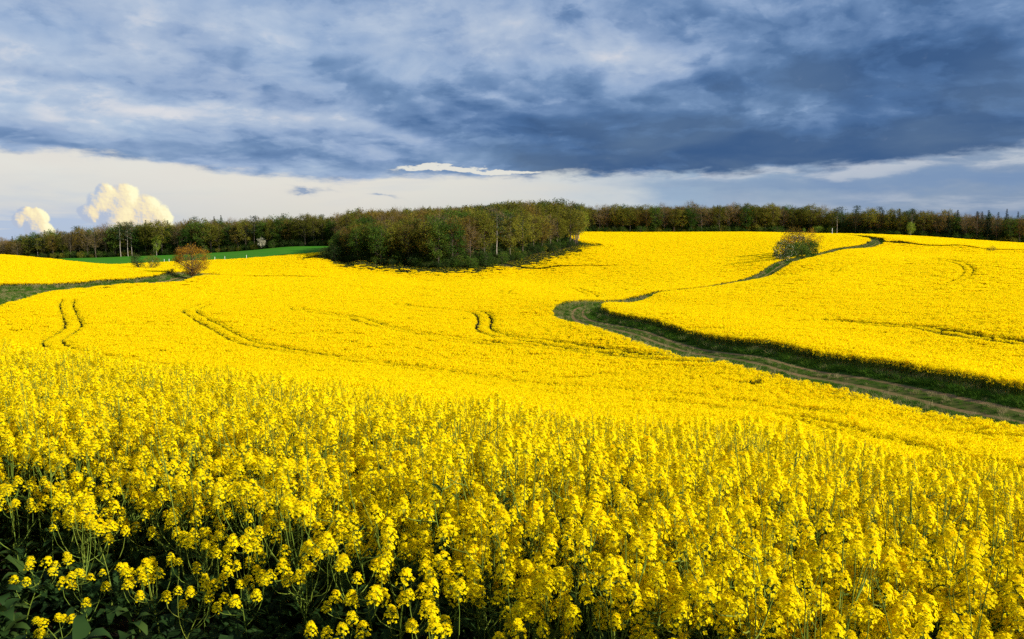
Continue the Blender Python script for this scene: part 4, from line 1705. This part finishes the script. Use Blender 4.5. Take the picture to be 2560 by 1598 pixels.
x, y = at_px(482, 226)
special('russet_tree', broadleaf(700, 9.4, 1.3, 4.5, 190, 29, .21, .68, 9, .9, trunk_r=.2), [M_bark, M_russet, M_twig], x, y,
        'round russet tree in young leaf standing alone at the bend of the grassy lane', 'tree')
x, y = at_px(352, 300)
special('leaning_bush', broadleaf(701, 6.2, 1.0, 2.2, 50, 34, .24, .8, 5, .8, stems=3, trunk_r=.07, lean=-2.0), [M_bark, M_dark, M_twig], x, y,
        'dark bush leaning left, half of the small twin bush behind the mound', 'bush', rz=0)
x, y = at_px(378, 298)
special('leaning_bush', broadleaf(702, 5.6, .4, 2.9, 56, 26, .22, .8, 8, 1.0, stems=4, trunk_r=.06, lean=1.2), [M_bark, M_olive, M_twig], x, y,
        'rounder olive bush, right half of the small twin bush behind the mound', 'bush')
x, y = at_px(428, 229)
special('low_bush', broadleaf(703, 2.2, .1, 1.25, 30, 26, .17, .45, 5, .5, stems=4, trunk_r=.03), [M_bark, M_dark, M_twig], x, y,
        'small dark bush on the far bank of the grassy lane', 'bush')
x, y = at_px(287, 186)
special('low_bush', broadleaf(704, 1.3, .1, .6, 16, 16, .13, .3, 6, .4, stems=3, trunk_r=.02), [M_bark, M_olive, M_twig], x, y,
        'tiny scraggy bush in the middle of the grassy lane', 'bush')
# flowering bushes on the bank of the farm track
BX = [
    ('hawthorn_bush', 710, 90.0, 295, 7.6, 3.9, M_white, .13, 'wide bush with cream white blossom at the left end of the thicket by the track', M_green),
    ('hazel_bush', 711, 98.0, 306, 6.2, 4.6, M_green, 0, 'dense green bush in the middle of the thicket by the track', None),
    ('hazel_bush', 712, 104.6, 315, 6.6, 4.6, M_green, 0, 'dense green bush at the lower right of the thicket by the track', None),
    ('hawthorn_bush', 713, 103.0, 321, 8.6, 3.6, M_white, .16, 'taller bush with pinkish white blossom behind the green ones by the track', M_brown),
    ('budding_bush', 714, 96.0, 312, 8.8, 2.2, M_russet, 0, 'orange budding bush top between the two white ones', None),
    ('budding_bush', 715, 110.0, 329, 10.0, 4.4, M_russet, 0, 'orange budding bush at the upper right of the thicket', None),
    ('bare_bush', 716, 106.0, 335, 11.0, 4.2, M_brown, 0, 'dark brown bare bush at the back of the thicket against the wood', None),
]
for nm, seed, x, y, h_, r_, lm, fl, lab, under in BX:
    dense = nm == 'hazel_bush'
    pair = broadleaf(seed, h_, .2 if dense else .6, r_, 120 if dense else 85, 40 if dense else (34 if fl else 20), .32, .85, 2 if dense else (4 if fl else 7), 1.0, stems=4, trunk_r=.07, lower=.25 if dense else .12)
    if fl:
        # blossom and leaves mixed in one crown
        cr = pair[1]
        for i, m in enumerate(cr.M):
            rr = np.random.default_rng(seed + i)
            isleaf = m == 0
            sw = isleaf & (rr.random(len(m)) > fl)
            cr.M[i] = np.where(sw, 2, m)
        special(nm, pair, [M_bark, lm, M_twig, under], x, y, lab, 'bush')
    else:
        special(nm, pair, [M_bark, lm, M_twig], x, y, lab, 'bush')
x, y = at_px(2475, 345)
special('low_bush', broadleaf(720, 2.9, .1, 1.9, 36, 26, .2, .6, 5, .6, stems=4, trunk_r=.03), [M_bark, M_olive, M_twig], x, y, 'lone low bush growing out of the ditch', 'bush')
x, y = at_px(657, 574)
special('blossom_tree', broadleaf(721, 8.0, 1.8, 2.4, 50, 34, .32, .8, 3, .8, trunk_r=.1), [M_bark, M_white, M_twig], x, y, 'small white blossoming tree at the foot of the left wood', 'tree')
# greenery low at the feet of the woods
for px, D, h_, r_, m_, lab in [
    (818, 343, 4.5, 2.6, M_dark, 'dark green bush at the very left tip of the copse'), (838, 341, 6.5, 3.0, M_dark, 'taller dark bush just inside the left tip of the copse'),
    (1180, 329, 4.5, 2.6, M_green, 'green bush at the foot of the bulging front of the copse'), (1215, 334, 6.0, 2.8, M_green, 'broad green bush at the foot of the copse left of the dark fold'),
    (1255, 343, 5.0, 2.6, M_green, 'green bush at the foot of the copse where the dark fold starts'),
    (640, 577, 6.5, 4.0, M_green, 'wide green bush at the foot of the left wood beside the blossom tree'), (690, 573, 6.0, 4.0, M_green, 'green bush at the foot of the left wood near the copse'),
    (1600, 597, 5.5, 4.0, M_green, 'low green bush at the foot of the hilltop wood near its left end'), (1940, 596, 6.0, 4.5, M_green, 'green bush at the foot of the hilltop wood behind the thicket'),
    (2040, 590, 6.5, 4.5, M_fresh, 'light green bush at the foot of the wood left of the track'), (2075, 584, 6.0, 4.0, M_fresh, 'light green bush beside the track mouth'),
]:
    x, y = at_px(px, D)
    special('foot_bush', broadleaf(int(730 + px % 97), h_, .2, r_, 60, 30, .3, .95, 3, .8, stems=4, trunk_r=.06, lower=.2), [M_bark, m_, M_twig], x, y, lab, 'bush')


# ---------------------------------------------------------------- what nobody could count in the woods
def merged(pair):
    tm, cm = pair
    me = bpy.data.meshes.new('wood_model')
    V, F, MI, n = [], [], [], 0
    mats = []
    for k, m in enumerate((tm, cm)):
        v = np.empty(len(m.vertices) * 3, np.float32); m.vertices.foreach_get('co', v)
        f = np.empty(len(m.loops), np.int32); m.loops.foreach_get('vertex_index', f)
        q = np.empty(len(m.polygons), np.int32); m.polygons.foreach_get('material_index', q)
        V.append(v.reshape(-1, 3)); F.append(f.reshape(-1, 4) + n); MI.append(q + len(mats)); n += len(m.vertices)
        mats += list(m.materials)
    return mesh_from('wood_model', np.concatenate(V), np.concatenate(F), mats, np.concatenate(MI))


def woods():
    rng = np.random.default_rng(41)
    kinds = ['budding', 'bare', 'olive', 'green']
    c = proto_collection('wood_models', [merged(TREES[k][0]) for k in kinds] + [merged(s) for s in TREES['shrub']])
    front = WOODFRONT
    P, V, S, W = [], [], [], []
    # deep rows behind the ones that can be told apart
    for x in np.arange(-365, 350, 5.5):
        y0 = np.interp(x, front[:, 0], front[:, 1])
        px = px_of(x, y0)
        for r in range(3, 9):
            xx, yy = x + rng.uniform(-2.5, 2.5), y0 + r * 6.0 + rng.uniform(-2.5, 2.5)
            if yy < y0 + 16:
                continue
            P.append((xx, yy)); V.append(int(rng.choice(4, p=[.28, .27, .33, .12])))
            h_ = np.interp(px, [-50, 100, 230, 330, 560, 720, 1400, 1600, 1850, 2050, 2100, 2300, 2560], [16, 17, 20, 21, 21, 19, 18, 18.5, 19.5, 18.5, 15.5, 15.5, 17]) / 18 * rng.uniform(.9, 1.02)
            S.append((h_, h_, h_)); W.append(0)
    cand = rng.uniform([-100, 340], [32, 520], (5000, 2))
    cand = cand[inside(cand, COPSE)]
    edge = densify(np.concatenate([COPSE[:9], np.zeros((9, 1))], 1), 1.0)
    cand = cand[dist_to(cand, edge)[0] > 27]
    for x, y in poisson(rng, cand, 5.2):
        P.append((x, y)); V.append(int(rng.choice(4, p=[.28, .24, .36, .12])))
        h_ = rng.uniform(.92, 1.06)
        S.append((h_, h_, h_)); W.append(0)
    # undergrowth
    for x in np.arange(-365, 350, 2.2):
        y0 = np.interp(x, front[:, 0], front[:, 1])
        px = px_of(x, y0)
        for r in range(4):
            P.append((x + rng.uniform(-1, 1), y0 + r * 4.0 + rng.uniform(-1.5, 1.5))); V.append(4 + int(rng.choice(3, p=[.28, .47, .25])))
            h_ = rng.uniform(.55, 1.0) * (1.2, 1.8, 2.4, 3.0)[r]
            S.append((h_ * 1.1, h_ * 1.1, h_)); W.append(1)
    e2 = edge[:, :2]
    for q in np.arange(0, len(e2) - 1, 1):
        p = e2[q]
        px = px_of(p[0], p[1])
        if px > 1400 and q % 3:
            continue
        for r in range(4):
            inn = np.array([-26, 395]) - p
            inn = inn / np.linalg.norm(inn)
            w = p + inn * (r * 3.0 + rng.uniform(.3, 2.4)) + rng.normal(0, .5, 2)
            P.append(tuple(w)); V.append(4 + int(rng.choice(3, p=[.62, .30, .08])))
            h_ = rng.uniform(.4, 1.0) * (.8, 1.2, 1.7, 2.2)[r]
            S.append((h_ * 1.1, h_ * 1.1, h_)); W.append(1)
    P, V, S, W = np.array(P), np.array(V), np.array(S), np.array(W)
    z = gz(P[:, 0], P[:, 1]) - .1
    rot = np.zeros((len(P), 3)); rot[:, 2] = rng.uniform(0, 6.28, len(P))
    for w, nm, lab, cat in ((0, 'deep_wood', 'unbroken mass of brown and olive treetops filling the woods behind their front rows', 'woodland'),
                            (1, 'undergrowth', 'dark low undergrowth at the foot of the woods', 'undergrowth')):
        m = W == w
        o = instancer(nm, c, np.concatenate([P[m], z[m, None]], 1), V[m], rot[m], S[m])
        tag(o, lab, cat, None, 'stuff')


woods()


# ---------------------------------------------------------------- grass on the verges
def grass_mesh(seed, n, rad, ht, w, dry=0.0):
    rng = np.random.default_rng(seed)
    mb = MB()
    r = rad * np.sqrt(rng.random(n)); a = rng.uniform(0, 6.28, n)
    b = np.stack([r * np.cos(a), r * np.sin(a), np.zeros(n)], -1)
    d = unit(np.stack([rng.normal(0, .4, n), rng.normal(0, .4, n), np.ones(n)], -1))
    L = ht * rng.uniform(.5, 1.2, n)[:, None]
    wv = perp(rng, d) * w
    mid = b + d * L * .55
    tip = b + d * L + np.stack([d[:, 0], d[:, 1], -.25 * np.ones(n)], -1) * L * .35
    mb.add(np.stack([b - wv, b + wv, mid + wv * .8, mid - wv * .8], 1).reshape(-1, 3), np.arange(4 * n).reshape(-1, 4), 0)
    mb.add(np.stack([mid - wv * .8, mid + wv * .8, tip + wv * .1, tip - wv * .1], 1).reshape(-1, 3), np.arange(4 * n).reshape(-1, 4), 0)
    return mb


M_dry = foliage_mat('dry grass stalks', [(0, col(.16, .14, .05)), (.5, col(.24, .20, .08)), (1, col(.30, .26, .12))], trans=.3)


def verges():
    rng = np.random.default_rng(51)
    ms = [grass_mesh(800 + i, 70, .36, .34, .008).mesh('grass_tuft', [M_grass]) for i in range(3)]
    ms += [grass_mesh(810 + i, 60, .45, .62, .010).mesh('grass_tuft', [M_grass]) for i in range(2)]
    ms += [grass_mesh(820 + i, 40, .35, .75, .009).mesh('grass_tuft', [M_dry]) for i in range(2)]
    c = proto_collection('grass_models', ms)
    for nm, line, cen, rut, lab in (('road', ROAD, .80, .28, 'rough green grass on both verges and the crown of the farm track'),
                                    ('lane', LANE, .80, .32, 'rough grass covering the lane past the russet tree')):
        P, V, S = [], [], []
        for k in range(len(line) - 1):
            p, q = line[k, :2], line[k + 1, :2]
            D = p[1]
            if D < 25 or D > 400 or abs(p[0]) > .72 * D + 4:
                continue
            hw = line[k, 2]
            n = int(np.linalg.norm(q - p) * hw * 2 * np.interp(D, [30, 100, 250, 400], [12, 8, 4.0, 2.0]))
            t = (q - p) / (np.linalg.norm(q - p) + 1e-9)
            nn = np.array([t[1], -t[0]])
            o = rng.uniform(-hw - .2, hw + .2, n)
            ao = np.abs(o)
            of = .75 * np.interp(D, [20, 100, 125], [1, 1, 0]) if nm == 'road' else 0
            am = np.abs(o - of)
            ok = np.abs(am - cen) > rut * rng.uniform(.95, 1.5, n)
            o = o[ok]; ao = ao[ok]; am = am[ok]; n = len(o)
            pts = p + (q - p) * rng.random(n)[:, None] + nn * o[:, None]
            mid = am < cen
            edge = ao > hw - 1.2
            v = rng.integers(0, 3, n)
            v[edge & (rng.random(n) < .6)] = 3 + rng.integers(0, 2)
            dry = (rng.random(n) < np.where(edge & (o < 0), .28, .06)) | (mid & (rng.random(n) < .10))
            v[dry] = 5 + rng.integers(0, 2)
            s = np.where(mid, .42, np.where(edge, np.where(o < 0, 1.1, .8), .65)) * rng.uniform(.7, 1.3, n) * np.interp(D, [40, 400], [1, 1.6])
            P.append(pts); V.append(v); S.append(np.stack([s, s, s * np.interp(D, [40, 400], [1, .8])], -1))
        P, V, S = np.concatenate(P), np.concatenate(V), np.concatenate(S)
        z = gz(P[:, 0], P[:, 1]) + .02
        rot = np.zeros((len(P), 3)); rot[:, 2] = rng.uniform(0, 6.28, len(P))
        print('grass', nm, len(P))
        o = instancer('verge_grass', c, np.concatenate([P, z[:, None]], 1), V, rot, S)
        tag(o, lab, 'grass', None, 'stuff')


verges()

# ---------------------------------------------------------------- marker posts
M_postw = ground_mat('weathered white paint', col(.62, .61, .56), col(.74, .73, .68), col(.50, .48, .42), 6.0, bump=.1)


def post(px, D, h_, r_, label, group=None):
    x, y = at_px(px, D)
    mb = MB()
    mb.tube(np.array([[0, 0, -.3], [0, 0, h_ * .5], [.01, 0, h_ - r_ * .6], [.01, 0, h_]]), [r_, r_, r_ * .95, r_ * .35], 8, 0)
    o = link(bpy.data.objects.new('marker_post', mb.mesh('marker_post', [M_postw], True)))
    o.location = (x, y, float(gz(x, y)[0]))
    tag(o, label, 'post', group)


for px, lab in [(385, 'white marker stake below the bright green tree at the edge of the green field'), (414, 'white marker stake left of the russet tree, first of a close pair'),
                (426, 'white marker stake nearest the left side of the russet tree'), (540, 'white marker stake nearest the right side of the russet tree'),
                (565, 'white marker stake second to the right of the russet tree'), (619, 'white marker stake farthest right along the green field edge')]:
    post(px, 404, 2.3, .09, lab)
post(2075, 566, 4.6, .16, 'tall white post at the mouth of the track into the wood')
